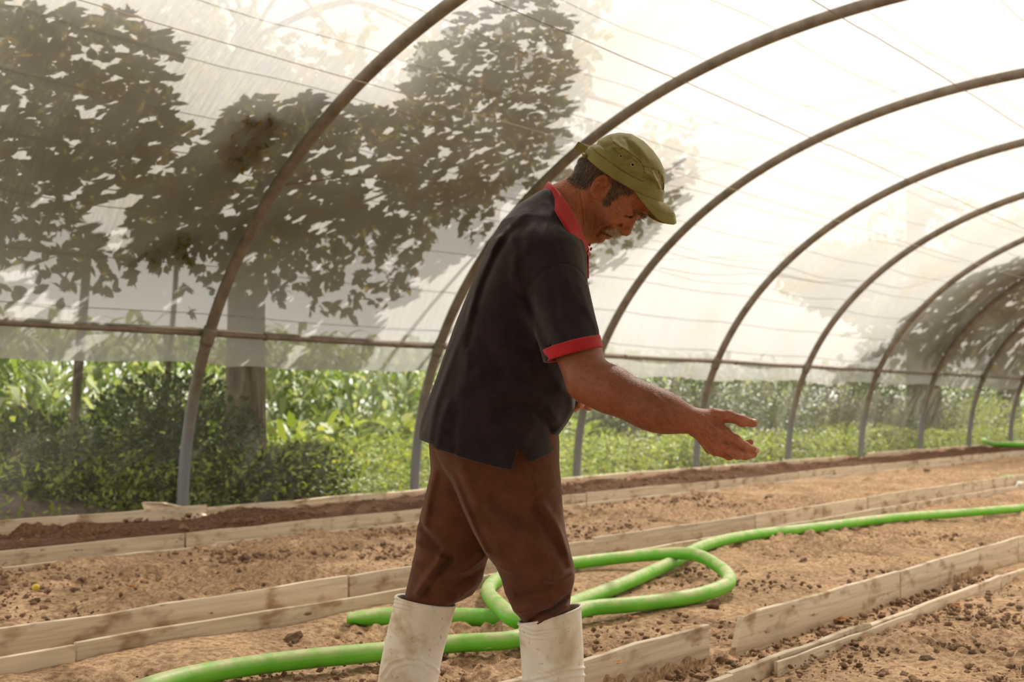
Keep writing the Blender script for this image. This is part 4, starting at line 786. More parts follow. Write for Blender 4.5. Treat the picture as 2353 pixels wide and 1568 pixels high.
C_ = blendc(C_, lin(146, 86, 62), soft(bx_, bz_, STUBBLE, .012) * hd * .75); C_ = blendc(C_, lin(70, 52, 42), soft(bx_, bz_, HAIR_BACK, .010) * hd * .85); C_ = blendc(C_, lin(92, 70, 56), soft(bx_, bz_, SIDEBURN, .006) * hd * .8)
C_ = blendc(C_, lin(168, 92, 66), soft(bx_, bz_, h2s([(690, 800), (700, 680), (780, 590), (860, 590), (915, 630), (900, 700), (760, 830)]), .008) * hd * (np.abs(BVt[:, 1] - YM) > .064) * .7)
C_ = blendc(C_, lin(176, 102, 78), soft(bx_, bz_, h2s([(1130, 1080), (1140, 1160), (1100, 1225), (1040, 1225), (1010, 1170), (1060, 1110)]), .008) * hd * .5)
C_ = blendc(C_, lin(60, 42, 34), np.exp(-(line_d(bx_, bz_, h2s([(1138, 1018), (1110, 1022), (1070, 1016)])) / .0022) ** 2) * hd * .85)
C_ = blendc(C_, lin(110, 56, 44), np.exp(-(line_d(bx_, bz_, h2s([(912, 1214), (870, 1202), (820, 1186)])) / .003) ** 2) * hd * .7)
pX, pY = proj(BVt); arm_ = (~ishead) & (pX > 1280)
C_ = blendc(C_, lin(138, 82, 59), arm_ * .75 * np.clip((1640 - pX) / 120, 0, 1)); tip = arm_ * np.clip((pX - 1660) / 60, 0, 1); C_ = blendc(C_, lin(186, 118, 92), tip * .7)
far = (~ishead) & (BVt[:, 1] > 2.8) & (pX > 1300); C_ = blendc(C_, lin(222, 158, 128), far * .9)  # far hand painted paler, as if more light fell on it
def m_skin():
    k = NT('tanned_skin'); v = k.obj(); a = k.n('VertexColor', layer_name='Col'); n1 = k.noise(v, 60, 5, .6); n2 = k.noise(v, 420, 4, .6); vo = k.n('TexVoronoi'); vo.inputs['Scale'].default_value = 260; k.l(v, vo.inputs['Vector'])
    r = k.ramp(n1.outputs[0], [(.3, (.80, .76, .74)), (.55, (1, 1, 1)), (.75, (1.15, 1.10, 1.06))]); c = k.mix(.9, a.outputs[0], r.outputs[0], 'MULTIPLY'); r2 = k.ramp(n2.outputs[0], [(.33, (.74, .72, .70)), (.5, (1, 1, 1))]); c = k.mix(.6, c.outputs[0], r2.outputs[0], 'MULTIPLY')
    h_ = k.mix(.5, n2.outputs[0], vo.outputs[0]); k.principled(c.outputs[0], .52, k.bump(h_.outputs[0], .45, .0022), spec=.35); return k.m
M_SKIN = m_skin()
man = empty('person', (P(1265, 1400, 2.86)[0] - .12, 2.9, 0), 'man in dark polo shirt and olive cap, head bowed, right hand held out', 'person')
body = mesh_np('body', BVt, BFt, M_SKIN, man, smooth=True, col=np.c_[C_, np.ones(len(C_))])
sm = body.modifiers.new('soft', 'SMOOTH'); sm.factor = .5; sm.iterations = 2
# ------------------------------------------------------------------ clothes
def slices(p, tab, yc, bt, n=2.4, Y=YM):
    """body of elliptical slices: tab = (py, px0, px1) at depth Y, bt = (py, half depth)"""
    zt = np.array([P(1176, q[0], Y)[2] for q in tab])[::-1]; x0 = np.array([P(q[1], q[0], Y)[0] for q in tab])[::-1]; x1 = np.array([P(q[2], q[0], Y)[0] for q in tab])[::-1]
    zb = np.array([P(1176, q[0], Y)[2] for q in bt])[::-1]; bb = np.array([q[1] for q in bt])[::-1]
    z = p[:, 2]; a0 = np.interp(z, zt, x0); a1 = np.interp(z, zt, x1); b = np.interp(z, zb, bb); c = (a0 + a1) / 2; a = (a1 - a0) / 2
    yy = yc(z) if callable(yc) else yc; q = (np.abs((p[:, 0] - c) / a) ** n + np.abs((p[:, 1] - yy) / b) ** n) ** (1 / n); return (q - 1) * np.minimum(a, b) * .85, zt
def folds(p, lst, near=True):
    x, z = p[:, 0], p[:, 2]; o = np.zeros(len(p))
    for pts, w, a in lst: o += a * np.exp(-(line_d(x, z, pts) / w) ** 2)
    return o
def F3(l, k, ox, oy, Y, g=1.0): return [(p2s([(ox + x / k, oy + y / k) for x, y in pts], Y), w * Y / FPX, a * g) for pts, w, a in l]
SH_TAB = [(436, 1248, 1300), (450, 1226, 1312), (475, 1188, 1322), (515, 1150, 1336), (570, 1119, 1346), (625, 1098, 1349), (680, 1074, 1349), (740, 1049, 1344), (810, 1024, 1336), (870, 1003, 1326), (905, 990, 1324), (940, 977, 1319), (970, 968, 1304), (1000, 964, 1282), (1020, 963, 1282), (1045, 963, 1290), (1090, 962, 1292)]
SH_B = [(436, .05), (450, .07), (475, .095), (515, .142), (570, .190), (625, .212), (680, .210), (740, .203), (810, .196), (870, .194), (940, .192), (1000, .192), (1090, .200)]
SH_FOLDS = F3([([(700, 200), (600, 300), (500, 430), (440, 570), (410, 760)], 11, .005), ([(640, 280), (560, 400), (490, 560), (440, 700), (400, 900)], 9, -.006), ([(560, 330), (470, 520), (410, 690), (330, 900), (230, 1180), (200, 1380)], 9, .006), ([(500, 420), (380, 760), (280, 1000), (200, 1200), (150, 1330)], 8, -.005),
    ([(620, 300), (650, 420), (640, 560), (700, 640)], 11, .006), ([(700, 640), (760, 760), (815, 930)], 13, -.010), ([(690, 700), (740, 840), (800, 1000), (880, 1100)], 13, .006), ([(520, 1190), (600, 1140), (680, 1130), (770, 1180), (860, 1280)], 11, .008), ([(560, 1240), (660, 1190), (760, 1250), (830, 1330)], 11, -.007), ([(400, 1100), (450, 1060), (500, 1120)], 14, .005),
    ([(880, 1120), (940, 1160), (950, 1240), (870, 1350)], 10, .006), ([(720, 1230), (740, 1300), (690, 1400)], 10, .006), ([(800, 1220), (830, 1340), (860, 1380)], 7, -.006), ([(300, 1200), (260, 1300), (240, 1420)], 10, .006), ([(350, 1250), (320, 1350), (330, 1440)], 10, -.005), ([(420, 700), (390, 850), (400, 1000), (360, 1150)], 11, .005), ([(900, 560), (930, 640), (1000, 740)], 9, .004), ([(840, 620), (850, 760), (900, 870)], 11, -.004), ([(960, 600), (1000, 700), (1050, 830)], 8, .004), ([(780, 220), (720, 320), (700, 420)], 14, .005), ([(600, 900), (680, 960), (760, 1060)], 16, .005), ([(480, 880), (560, 1000), (600, 1080)], 14, -.005)], 2.273, 900, 400, 2.78)
SH_SEAMS = F3([([(845, 190), (852, 260), (862, 350), (890, 490)], 1.6, -.0028), ([(890, 490), (840, 500), (780, 540), (720, 600), (690, 660)], 1.6, -.0028), ([(890, 490), (940, 500), (985, 530), (1012, 580)], 1.6, -.0028)], 2.273, 900, 400, 2.78)
HEM_X = [P(x, 1040, 2.78)[0] for x in (950, 983, 1000, 1060, 1120, 1176, 1180, 1193, 1206, 1219, 1224, 1260, 1290, 1300)]; HEM_Z = [P(1176, y, 2.80)[2] for y in (1012, 1019, 1030, 1050, 1066, 1079, 1070, 1026, 1044, 1061, 1060, 1046, 1034, 1030)]
SLV_A, SLV_B = P(1262, 600, 2.785), P(1319, 818, 2.665); SLV_N = np.array([.25, -.05, -.967]); SLV_N /= np.linalg.norm(SLV_N); SLV_E = P(1318, 812, 2.66)
FSL_A, FSL_B = P(1262, 600, 3.075), P(1240, 790, 3.15)
CLIP0 = p2s([(1262, 446)])[0]; _c1 = p2s([(1349, 586)])[0]; CLIPN = np.array([-(_c1[1] - CLIP0[1]), _c1[0] - CLIP0[0]]); CLIPN /= np.linalg.norm(CLIPN)
def sleeve(p, g=0.0): return cap(p, SLV_A, SLV_B + (SLV_B - SLV_A) * .15, .080 + g, .0655 + g)
def shirt_sd(p):
    d, zt = slices(p, SH_TAB, YM, SH_B, 2.35); zn = np.interp(p[:, 0], HEM_X, HEM_Z); zn = np.where(p[:, 1] > YM - .02, np.interp(p[:, 1], [YM - .02, YM + .10], [0, 1]) * (P(0, 1000, YM)[2] - zn) + zn, zn)
    d = smax(d, (zn - p[:, 2]) * .8, .004); d = smax(d, p[:, 2] - P(0, 438, YM)[2], .01)
    d = smax(d, (p[:, 0] - CLIP0[0]) * CLIPN[0] + (p[:, 2] - CLIP0[1]) * CLIPN[1], .006)
    s = smax(sleeve(p), (p - SLV_E) @ SLV_N, .003); inner = np.maximum(sleeve(p, -.0085), -((p - SLV_E) @ SLV_N + .03)); 
    d = smin(d, s, .022); d = smin(d, cap(p, FSL_A, FSL_B, .08, .066), .035)
    k = (p[:, 1] < YM) & (np.abs(d) < .03)
    if k.any(): q = p[k]; w = np.clip((YM - q[:, 1]) / .06, 0, 1); d[k] -= folds(q, SH_FOLDS) * w * .8 + folds(q, SH_SEAMS) * w
    return np.maximum(d, -inner)
lo = [P(940, 0, 3.0)[0], 2.55, P(0, 1100, 2.75)[2]]; hi = [P(1395, 0, 2.7)[0], 3.25, P(0, 420, 2.95)[2]]
SV, SF = polygonize(shirt_sd, lo, hi, .0042)
def m_cloth(name, base, hi_, scale=900, sheen=.4, rough=.9, wr=1.0):
    k = NT(name); v = k.obj(); n1 = k.noise(v, 22, 5, .6); n2 = k.noise(v, scale, 2, .5); n3 = k.noise(k.mapv(v, (1, 1, .45)), 9, 4, .55, .8)
    c = k.ramp(n1.outputs[0], [(.3, base), (.75, hi_)]); sp = k.ramp(n2.outputs[0], [(.35, (.75, .75, .75)), (.65, (1.15, 1.15, 1.15))]); c = k.mix(.7, c.outputs[0], sp.outputs[0], 'MULTIPLY')
    b1 = k.bump(n3.outputs[0], .30 * wr, .02); b2 = k.bump(n2.outputs[0], .25, .0015, b1)
    k.principled(c.outputs[0], rough, b2, spec=.15, Sheen_Weight=sheen, Sheen_Roughness=.45); return k.m
M_SHIRT = m_cloth('dark_polo_cloth', lin(40, 30, 33), lin(52, 40, 45), 900, .22); M_RED = m_cloth('red_rib_cloth', lin(176, 34, 42), lin(196, 44, 52), 700, .3, .85, .6)
M_TROU = m_cloth('brown_twill', lin(86, 52, 34), lin(106, 65, 44), 1100, .15, .85); M_CAP = m_cloth('olive_cotton', lin(134, 124, 70), lin(154, 143, 87), 1100, .25, .85, .7)
shirt = mesh_np('shirt', SV, SF, M_SHIRT, man, smooth=True); sm = shirt.modifiers.new('soft', 'SMOOTH'); sm.factor = .5; sm.iterations = 2
shirt['label'] = 'dark purplish black polo shirt'
def cuff_sd(p): e = (p - SLV_E) @ SLV_N; d = np.maximum(np.maximum(sleeve(p, .0022), e - .004), -(e + .026)); return np.maximum(d, -sleeve(p, -.005))
CV, CF = polygonize(cuff_sd, SLV_E - [.13, .13, .09], SLV_E + [.13, .13, .09], .0028); cf = mesh_np('cuff', CV, CF, M_RED, shirt, smooth=True); cf['label'] = 'red sleeve cuff'
# collar: a folded band around the neck
def collar(mir):
    O = [(1243, 448, 2.93), (1258, 462, 2.875), (1276, 487, 2.800), (1297, 520, 2.768), (1318, 556, 2.770), (1339, 589, 2.850)]
    Fd = [(1262, 418, 2.93), (1274, 430, 2.872), (1301, 464, 2.838), (1323, 502, 2.822), (1337, 532, 2.836), (1354, 574, 2.890)]
    Bs = [(1262, 450, 2.93), (1276, 462, 2.890), (1296, 492, 2.865), (1314, 524, 2.862), (1328, 552, 2.878), (1344, 588, 2.91)]
    n = 40; c3 = [catmull([P(*q) for q in l], n) for l in (O, Fd, Bs)]; O, Fd, Bs = c3; rows = []
    outw = np.stack([np.full(n, -.25), np.full(n, -.9), np.full(n, .35)], 1) * np.linspace(.3, 1, n)[:, None] ** .3
    sec = [O, O * .62 + Fd * .38 + outw * .005, O * .28 + Fd * .72 + outw * .007, O * .06 + Fd * .94 + outw * .005, Fd, Fd * .93 + Bs * .07 - outw * .003, Fd * .6 + Bs * .4 - outw * .003, Bs]
    V = np.stack(sec, 1)
    if mir: V[..., 1] = 2 * YM - V[..., 1]; V[..., 0] += .010 * np.linspace(0, 1, n)[:, None]
    return V.reshape(-1, 3), grid_faces(n, len(sec)) if not mir else grid_faces(n, len(sec))[:, ::-1]
for mir in (False, True):
    V, F = collar(mir); o = mesh_np('collar', V, F, M_RED, shirt, smooth=True); o['label'] = 'red folded collar'; md = o.modifiers.new('s', 'SUBSURF'); md.levels = md.render_levels = 1; md = o.modifiers.new('t', 'SOLIDIFY'); md.thickness = .0028; md.offset = 0
pl = tube('placket', [P(1349, 572, 2.925), P(1348, 592, 2.925), P(1350, 640, 2.925)], [.006, .006, .004], M_RED, shirt, 8); pl['label'] = 'red edge of the button placket'
for (x, y) in ((1353, 562), (1356, 572)): tube('button', [P(x, y, 2.925), P(x + 4, y + 1, 2.925)], .0042, M_RED, shirt, 8)
# trousers
NL_TAB = [(1000, 1000, 1280), (1040, 1002, 1284), (1101, 1035, 1290), (1163, 1058, 1294), (1225, 1086, 1301), (1275, 1115, 1313), (1304, 1139, 1321), (1333, 1152, 1321), (1364, 1160, 1313), (1402, 1179, 1307), (1430, 1203, 1299), (1480, 1212, 1296), (1540, 1214, 1296)]
NL_B = [(1000, .13), (1101, .115), (1225, .098), (1304, .088), (1395, .060), (1425, .050), (1540, .045)]
RL_TAB = [(1000, 988, 1200), (1040, 989, 1195), (1087, 993, 1188), (1152, 977, 1170), (1206, 959, 1150), (1246, 959, 1138), (1286, 950, 1120), (1333, 939, 1109), (1366, 931, 1087), (1378, 933, 1064), (1394, 939, 1032), (1430, 930, 1012), (1500, 910, 996)]
RL_B = [(1000, .13), (1152, .10), (1246, .088), (1333, .078), (1375, .058), (1395, .050), (1500, .045)]
TR_FOLDS = F3([([(780, 480), (900, 590), (1040, 690), (1160, 770)], 10, .006), ([(820, 420), (940, 540), (1080, 640)], 11, -.005), ([(1120, 430), (1200, 560), (1255, 660), (1290, 770)], 8, .006), ([(1080, 480), (1160, 620), (1230, 740), (1280, 860)], 8, -.005), ([(860, 860), (1000, 900), (1120, 900), (1185, 940)], 9, .005), ([(1180, 940), (1260, 930), (1320, 900)], 8, .005), ([(1180, 960), (1100, 1010), (980, 1040)], 9, -.006), ([(1060, 1210), (1120, 1150), (1200, 1120), (1285, 1060)], 6, -.010), ([(1090, 1215), (1170, 1170), (1285, 1110)], 7, .008), ([(960, 1150), (1050, 1120), (1160, 1110)], 8, .006), ([(930, 1080), (1030, 1060), (1120, 1080)], 8, -.005), ([(1220, 330), (1160, 380), (1100, 370)], 8, .004), ([(1240, 480), (1180, 500), (1120, 470)], 8, .004), ([(760, 760), (700, 640), (620, 460), (540, 280)], 7, .006), ([(600, 150), (640, 300), (700, 460)], 14, .004)], 2.761, 840, 1000, 2.74, 1.6)
RT_FOLDS = F3([([(340, 580), (420, 660), (500, 740)], 9, -.008), ([(500, 740), (450, 830), (380, 920), (330, 1010)], 9, .009), ([(540, 780), (470, 880), (400, 960), (370, 1020)], 8, -.008), ([(750, 770), (640, 850), (520, 880), (420, 930)], 10, .009), ([(720, 880), (620, 930), (540, 1000), (560, 1080)], 9, -.007), ([(330, 690), (400, 740), (470, 760)], 9, .006), ([(440, 250), (400, 420), (380, 560)], 10, .006), ([(690, 960), (620, 1010), (560, 1070)], 7, .006), ([(310, 830), (380, 870), (420, 860)], 8, .005)], 2.761, 840, 1000, 2.92, 1.5)
TR_SEAM = F3([([(1040, 60), (1060, 300), (1100, 450), (1140, 640), (1175, 800), (1185, 940), (1170, 1110)], 1.5, -.003)], 2.761, 840, 1000, 2.74)
YN, YR = 2.84, 3.00
def trousers_sd(p):
    a, _ = slices(p, NL_TAB, lambda z: np.interp(z, [.4, .75], [YN, YM - .04]), NL_B, 2.2, YN); b, _ = slices(p, RL_TAB, lambda z: np.interp(z, [.4, .75], [YR, YM + .04]), RL_B, 2.2, YR)
    k = (np.abs(a) < .03) & (p[:, 1] < YN + .03)
    if k.any(): a[k] -= (folds(p[k], TR_FOLDS) + folds(p[k], TR_SEAM)) * np.clip((YN + .005 - p[k][:, 1]) / .05, .12, 1)
    k = (np.abs(b) < .03) & (p[:, 1] < YR + .03)
    if k.any(): b[k] -= folds(p[k], RT_FOLDS) * np.clip((YR + .005 - p[k][:, 1]) / .05, .12, 1)
    pel = ell(p, P(1140, 1010, YM), (.150, .165, .14)); d = smin(np.minimum(a, b), pel, .03); d = smax(d, p[:, 2] - P(0, 985, YM)[2], .02); return smax(d, P(0, 1470, YN)[2] - p[:, 2], .02)
lo = [P(900, 0, 3.0)[0], 2.66, P(0, 1500, 2.8)[2]]; hi = [P(1350, 0, 2.8)[0], 3.2, P(0, 960, 2.9)[2]]
TV, TF = polygonize(trousers_sd, lo, hi, .0042); tr = mesh_np('trousers', TV, TF, M_TROU, man, smooth=True); sm = tr.modifiers.new('soft', 'SMOOTH'); sm.factor = .5; sm.iterations = 2; tr['label'] = 'loose brown work trousers'
# boots
def m_boot():
    k = NT('grubby_white_rubber'); v = k.obj(); n = k.noise(v, 7, 6, .65, .4); n2 = k.noise(v, 70, 4, .6); c = k.ramp(n.outputs[0], [(.30, lin(190, 168, 134)), (.44, lin(224, 214, 196)), (.62, lin(236, 231, 222))])
    s = k.ramp(n2.outputs[0], [(.28, lin(150, 118, 84)), (.38, (1, 1, 1))]); c = k.mix(.5, c.outputs[0], s.outputs[0], 'MULTIPLY'); k.principled(c.outputs[0], .55, k.bump(n2.outputs[0], .12, .003), spec=.35); return k.m
M_BOOT = m_boot()
def boot(rings, Y, lat, strokes, label, inner_y):
    seg = 110; an = np.linspace(0, 2 * np.pi, seg, endpoint=False); R = []
    for (l, r, w) in rings: a, b = P(l[0], l[1], Y), P(r[0], r[1], Y); R.append(np.r_[(a + b) / 2, (b - a) / 2, w])
    NR = 170; R = catmull(np.array(R), NR); c, e, w = R[:, :3], R[:, 3:6], R[:, 6]
    ring = lambda c, e, w, g: c[:, None] + np.cos(an)[None, :, None] * (e * (1 + g / np.linalg.norm(e, axis=1))[:, None])[:, None] + np.sin(an)[None, :, None] * ((w + g)[:, None] * np.array([0, 1, 0]))[:, None]
    V = ring(c, e, w, np.zeros(NR)); px, py = proj(V.reshape(-1, 3)); nrm = unit(V - c[:, None]); disp = np.zeros(px.shape)
    for pts, wd, a in strokes: disp += a * np.exp(-(line_d(px, -py, [(q[0], -q[1]) for q in pts]) / wd) ** 2) * (V.reshape(-1, 3)[:, 1] < Y)
    disp = disp.reshape(NR, seg) + .0022 * np.exp(-(np.arange(NR) / 2.2) ** 2)[:, None]
    V = V + nrm * disp.reshape(NR, seg, 1); ni = 12; k = np.linspace(0, 62, ni); ci = np.stack([np.interp(k, np.arange(NR), c[:, j]) for j in range(3)], 1); ei = np.stack([np.interp(k, np.arange(NR), e[:, j]) for j in range(3)], 1); wi = np.interp(k, np.arange(NR), w)
    rim = ring(c[:1] + [[0, 0, .003]], e[:1], w[:1], np.array([-.001])); inn = ring(ci, ei, wi, np.full(ni, -.0045)); A = np.concatenate([inn[::-1], rim, V], 0); nn = len(A); A = A.reshape(-1, 3)
    F = grid_faces(nn, seg, False, True); A = np.vstack([A, V[-1].mean(0)]); kk = np.arange(seg); F = np.vstack([F, np.stack([(nn - 1) * seg + kk, np.full(seg, len(A) - 1), np.full(seg, len(A) - 1), (nn - 1) * seg + (kk + 1) % seg], 1)])
    o = quads_to_mesh('boot', A, np.array([[f[0], f[3], f[1], f[1]] if f[1] == f[2] else list(f) for f in F]), M_BOOT, man); o['label'] = label
    so = []
    for (l, r, w) in rings[-1:]:
        a, b = P(l[0], l[1], Y), P(r[0], r[1], Y); cc = (a + b) / 2; ee = (b - a) / 2
        V = np.concatenate([[cc + math.cos(t) * ee * 1.03 + np.array([0, math.sin(t) * (w + .004), dz]) for t in an] for dz in (.012, -.012)]); F = grid_faces(2, seg, False, True); me = bpy.data.meshes.new('sole'); me.from_pydata([tuple(v) for v in V], [], [tuple(f) for f in F] + [tuple(range(seg)), tuple(range(2 * seg - 1, seg - 1, -1))]); me.materials.append(M_BOOT); link(bpy.data.objects.new('sole', me), o)
    return o
nb = [((1191, 1432), (1335, 1392), .064), ((1193, 1455), (1337, 1425), .064), ((1196, 1500), (1340, 1482), .063), ((1199, 1545), (1342, 1535), .061), ((1202, 1590), (1343, 1585), .058), ((1200, 1650), (1346, 1635), .053), ((1196, 1705), (1372, 1680), .050), ((1192, 1738), (1430, 1728), .050), ((1190, 1754), (1448, 1752), .049)]
zc = lambda l: [(840 + x / 2.761, 1000 + y / 2.761) for x, y in l]
boot(nb, YN, .064, [(zc([(975, 1200), (1070, 1240), (1215, 1222)]), 1.8, .0030), (zc([(975, 1230), (1060, 1265), (1190, 1245)]), 1.8, .0028), (zc([(978, 1258), (1050, 1288), (1130, 1292)]), 1.8, .0025), (zc([(1000, 1560), (1150, 1530), (1260, 1490), (1385, 1478)]), 3, .004), (zc([(1020, 1590), (1180, 1560), (1300, 1530), (1385, 1525)]), 3, .004), (zc([(1140, 1500), (1190, 1475), (1250, 1450)]), 9, .006), (zc([(1110, 1490), (1160, 1520), (1240, 1490), (1270, 1440)]), 2.5, -.003)], 'grubby white rubber boot on the forward foot', 0)
rb = [((909, 1370), (1047, 1394), .062), ((903, 1395), (1041, 1418), .062), ((894, 1432), (1031, 1455), .061), ((883, 1482), (1020, 1496), .059), ((872, 1540), (1009, 1550), .056), ((866, 1590), (1006, 1590), .052), ((862, 1640), (1030, 1620), .048), ((858, 1666), (1085, 1662), .048), ((857, 1680), (1100, 1682), .047)]
boot(rb, YR, .062, [(zc([(190, 1035), (300, 1050), (390, 1070)]), 1.8, .0030), (zc([(185, 1058), (250, 1075), (320, 1090)]), 1.8, .0028), (zc([(180, 1085), (220, 1095), (270, 1108)]), 1.8, .0025), (zc([(100, 1530), (150, 1450), (250, 1410), (350, 1420), (430, 1470), (470, 1510)]), 2.6, .004), (zc([(130, 1550), (180, 1480), (260, 1450), (350, 1460), (410, 1520)]), 2.6, .0035)], 'grubby white rubber boot on the rear foot', 0)
# cap
CAPF = Field2(h2s([(560, 520), (636, 395), (640, 352), (690, 298), (780, 238), (890, 174), (1000, 154), (1120, 168), (1250, 240), (1350, 340), (1420, 440), (1460, 530), (1474, 620), (1464, 720), (1455, 800), (1450, 875), (1440, 1010), (1000, 1060)]), blur=.012)
EDGE = np.array(h2s([(560, 330), (640, 398), (700, 455), (800, 540), (900, 606), (1000, 668), (1160, 758), (1300, 826), (1450, 878), (1600, 930)]))
CAP_SEAMS = [([(710, 315), (800, 385), (900, 455), (1000, 530), (1100, 590), (1200, 640), (1300, 685), (1440, 752)], 5, -.0016), ([(890, 178), (915, 225), (960, 280), (1000, 300), (1060, 340), (1120, 380), (1200, 440), (1245, 505), (1330, 525), (1400, 550), (1400, 580)], 5, -.0018), ([(1405, 550), (1425, 640), (1442, 750)], 5, -.0014), ([(1415, 582), (1468, 575)], 5, -.0014), ([(1245, 505), (1262, 575)], 5, -.0012), ([(700, 315), (680, 400)], 5, -.0012)]
CAP_FOLDS = [([(760, 270), (850, 300), (930, 300)], 26, -.0035), ([(910, 310), (960, 300), (1010, 310)], 14, .0035), ([(940, 250), (1000, 290), (1090, 350), (1150, 420)], 22, .004), ([(960, 330), (1050, 400), (1130, 420), (1200, 470)], 20, -.0035), ([(1080, 470), (1150, 430), (1220, 480)], 14, .003), ([(1250, 560), (1320, 590), (1380, 650)], 20, .004), ([(1120, 560), (1220, 600), (1330, 640)], 18, -.003), ([(1340, 560), (1380, 640), (1420, 730)], 9, .003), ([(1430, 600), (1445, 680), (1448, 740)], 8, -.003), ([(800, 300), (860, 380), (930, 420)], 24, .003), ([(1150, 250), (1230, 330), (1300, 430)], 30, .003), ([(1050, 220), (1130, 320), (1200, 400)], 25, -.0025)]
CAP_SEAMS = [(h2s(p), w * UZ, a) for p, w, a in CAP_SEAMS]; CAP_FOLDS = [(h2s(p), w * UZ, a) for p, w, a in CAP_FOLDS]; BAND = np.array(CAP_SEAMS[0][0])
def cap_sd(p):
    M_ = hmap(p); x, ay, z = M_.T; e = CAPF(x, z); R = .070; q = np.sqrt((np.maximum(R - e, 0) / R) ** 2 + (ay / .0855) ** 2) - 1; d = q * R * .9
    d = d - .0014 * (z < np.interp(x, BAND[:, 0], BAND[:, 1])); d = smax(d, (np.interp(x, EDGE[:, 0], EDGE[:, 1]) - z) * .86, .0025); k = np.abs(d) < .015
    if k.any(): d[k] -= folds(M_[k], CAP_SEAMS) + folds(M_[k], CAP_FOLDS) * 1.2
    inner = (q + .055) * R; return np.maximum(d, -np.maximum(inner, z - np.interp(x, EDGE[:, 0], EDGE[:, 1]) - .03))
capr = empty('cap', hz(1000, 600)); capr.parent = man; capr.matrix_parent_inverse = man.matrix_basis.inverted(); capr['label'] = 'olive green cotton cap'
KV, KF = polygonize(cap_sd, [hz(540, 0)[0], YM - .11, hz(0, 960)[2]], [hz(1520, 0)[0], YM + .11, hz(0, 120)[2]], .0022); ko = mesh_np('crown', KV, KF, M_CAP, capr, smooth=True); sm = ko.modifiers.new('soft', 'SMOOTH'); sm.factor = .5; sm.iterations = 1
# brim
nu, nv = 41, 14; ph = np.linspace(-90, 90, nu); ab = np.abs(ph); ek = [0, 14, 30, 48, 64, 78, 90]
ex = np.interp(ab, ek, [1588, 1560, 1480, 1392, 1304, 1232, 1160]); ez = np.interp(ab, ek, [1092, 1108, 1098, 1052, 956, 866, 758]); V = []
for i in range(nu):
    sn = math.sin(math.radians(ph[i])); c = math.cos(math.radians(ab[i])); la, lb = .082 * abs(sn), .088 * abs(sn) ** .85
    a = hz(1160 + 288 * c, 758 + 118 * c, YM - la); b = hz(ex[i], ez[i], YM - lb)
    if sn > 0: a = np.array([a[0], YM + la, a[2] + .30 * la]); b = np.array([b[0], YM + lb, b[2] + .36 * lb])
    for v in np.linspace(0, 1, nv): V.append(a * (1 - v) + b * v + np.array([.008, 0, .007]) * math.sin(v * math.pi) * c)
br = mesh_np('brim', V, grid_faces(nu, nv), M_CAP, capr, smooth=True); md = br.modifiers.new('t', 'SOLIDIFY'); md.thickness = .0032; md.offset = 0; md = br.modifiers.new('s', 'SUBSURF'); md.levels = md.render_levels = 1
for f_ in (.62, .70):                                            # rows of stitching on the brim
    q = [np.array(V[i * nv + 0]) * (1 - f_) + np.array(V[i * nv + nv - 1]) * f_ + np.array([.010, 0, .008]) * math.sin(f_ * math.pi) * math.cos(math.radians(ab[i])) * .8 + np.array([.0010, -.0012, .0016]) for i in range(6, nu // 2 + 6)]; tube('stitching', q, .0006, M_CAP, capr, 5)
def surfY(fn, x, z, y0=YM - .12, y1=YM):
    ys = np.linspace(y0, y1, 240); k = ys / YM; q = np.stack([x * k, ys, CAMH + (z - CAMH) * k], 1); i = np.argmax(fn(q) < 0); return q[i if i > 0 else 120]
M_EYELET = m_plain('eyelet_thread', lin(186, 178, 140), .6, 60, .1); M_HOLE = m_plain('eyelet_hole', lin(26, 24, 16), .9, 30, .1)
M_SEAM = m_cloth('olive_seam', lin(96, 87, 44), lin(110, 100, 54), 1100, .1)
for line in ([(705, 312), (800, 385), (900, 455), (1000, 530), (1100, 590), (1200, 640), (1300, 685), (1440, 752)], [(902, 205), (922, 235), (960, 280), (1000, 300), (1060, 340), (1120, 380), (1200, 440), (1245, 505)], [(1245, 505), (1330, 525), (1400, 550)], [(1402, 552), (1425, 640), (1440, 748)], [(1245, 508), (1262, 575)]):
    q = catmull(np.array(h2s(line)), 26); tube('seam', [surfY(cap_sd, x_, z_) - [0, .0009, 0] for x_, z_ in q], .0008, M_SEAM, capr, 5)
for (zx, zy) in ((1013, 400), (1137, 488)):
    q = h2(zx, zy); S0 = surfY(cap_sd, *q); eu = unit(surfY(cap_sd, q[0] + .003, q[1]) - surfY(cap_sd, q[0] - .003, q[1])); ev = surfY(cap_sd, q[0], q[1] + .003) - surfY(cap_sd, q[0], q[1] - .003); ev = unit(ev - eu * (ev @ eu)); nn_ = np.cross(eu, ev); nn_ = nn_ * (-1 if nn_[1] > 0 else 1)
    an = np.linspace(0, 2 * np.pi, 21); tube('eyelet', [S0 + nn_ * .0006 + (eu * math.cos(t) + ev * math.sin(t)) * .0042 for t in an], .0011, M_EYELET, capr, 6); tube('eyelet_hole', [S0 - nn_ * .001, S0 + nn_ * .0005], .0036, M_HOLE, capr, 14)
q = [hz(*c) for c in ((522, 340), (574, 264), (672, 320), (642, 398))]; V = [v + np.array([0, dy, 0]) for dy in (-.020, -.017) for v in q]; mid_ = [(1, .004), (2, .004)]
sp_ = bpy.data.meshes.new('strap'); sp_.from_pydata([tuple(v) for v in V], [], [(0, 1, 2, 3), (7, 6, 5, 4), (0, 4, 5, 1), (1, 5, 6, 2), (2, 6, 7, 3), (3, 7, 4, 0)]); sp_.materials.append(M_CAP); so = link(bpy.data.objects.new('strap', sp_), capr); md = so.modifiers.new('b', 'BEVEL'); md.width = .0012; md.segments = 2
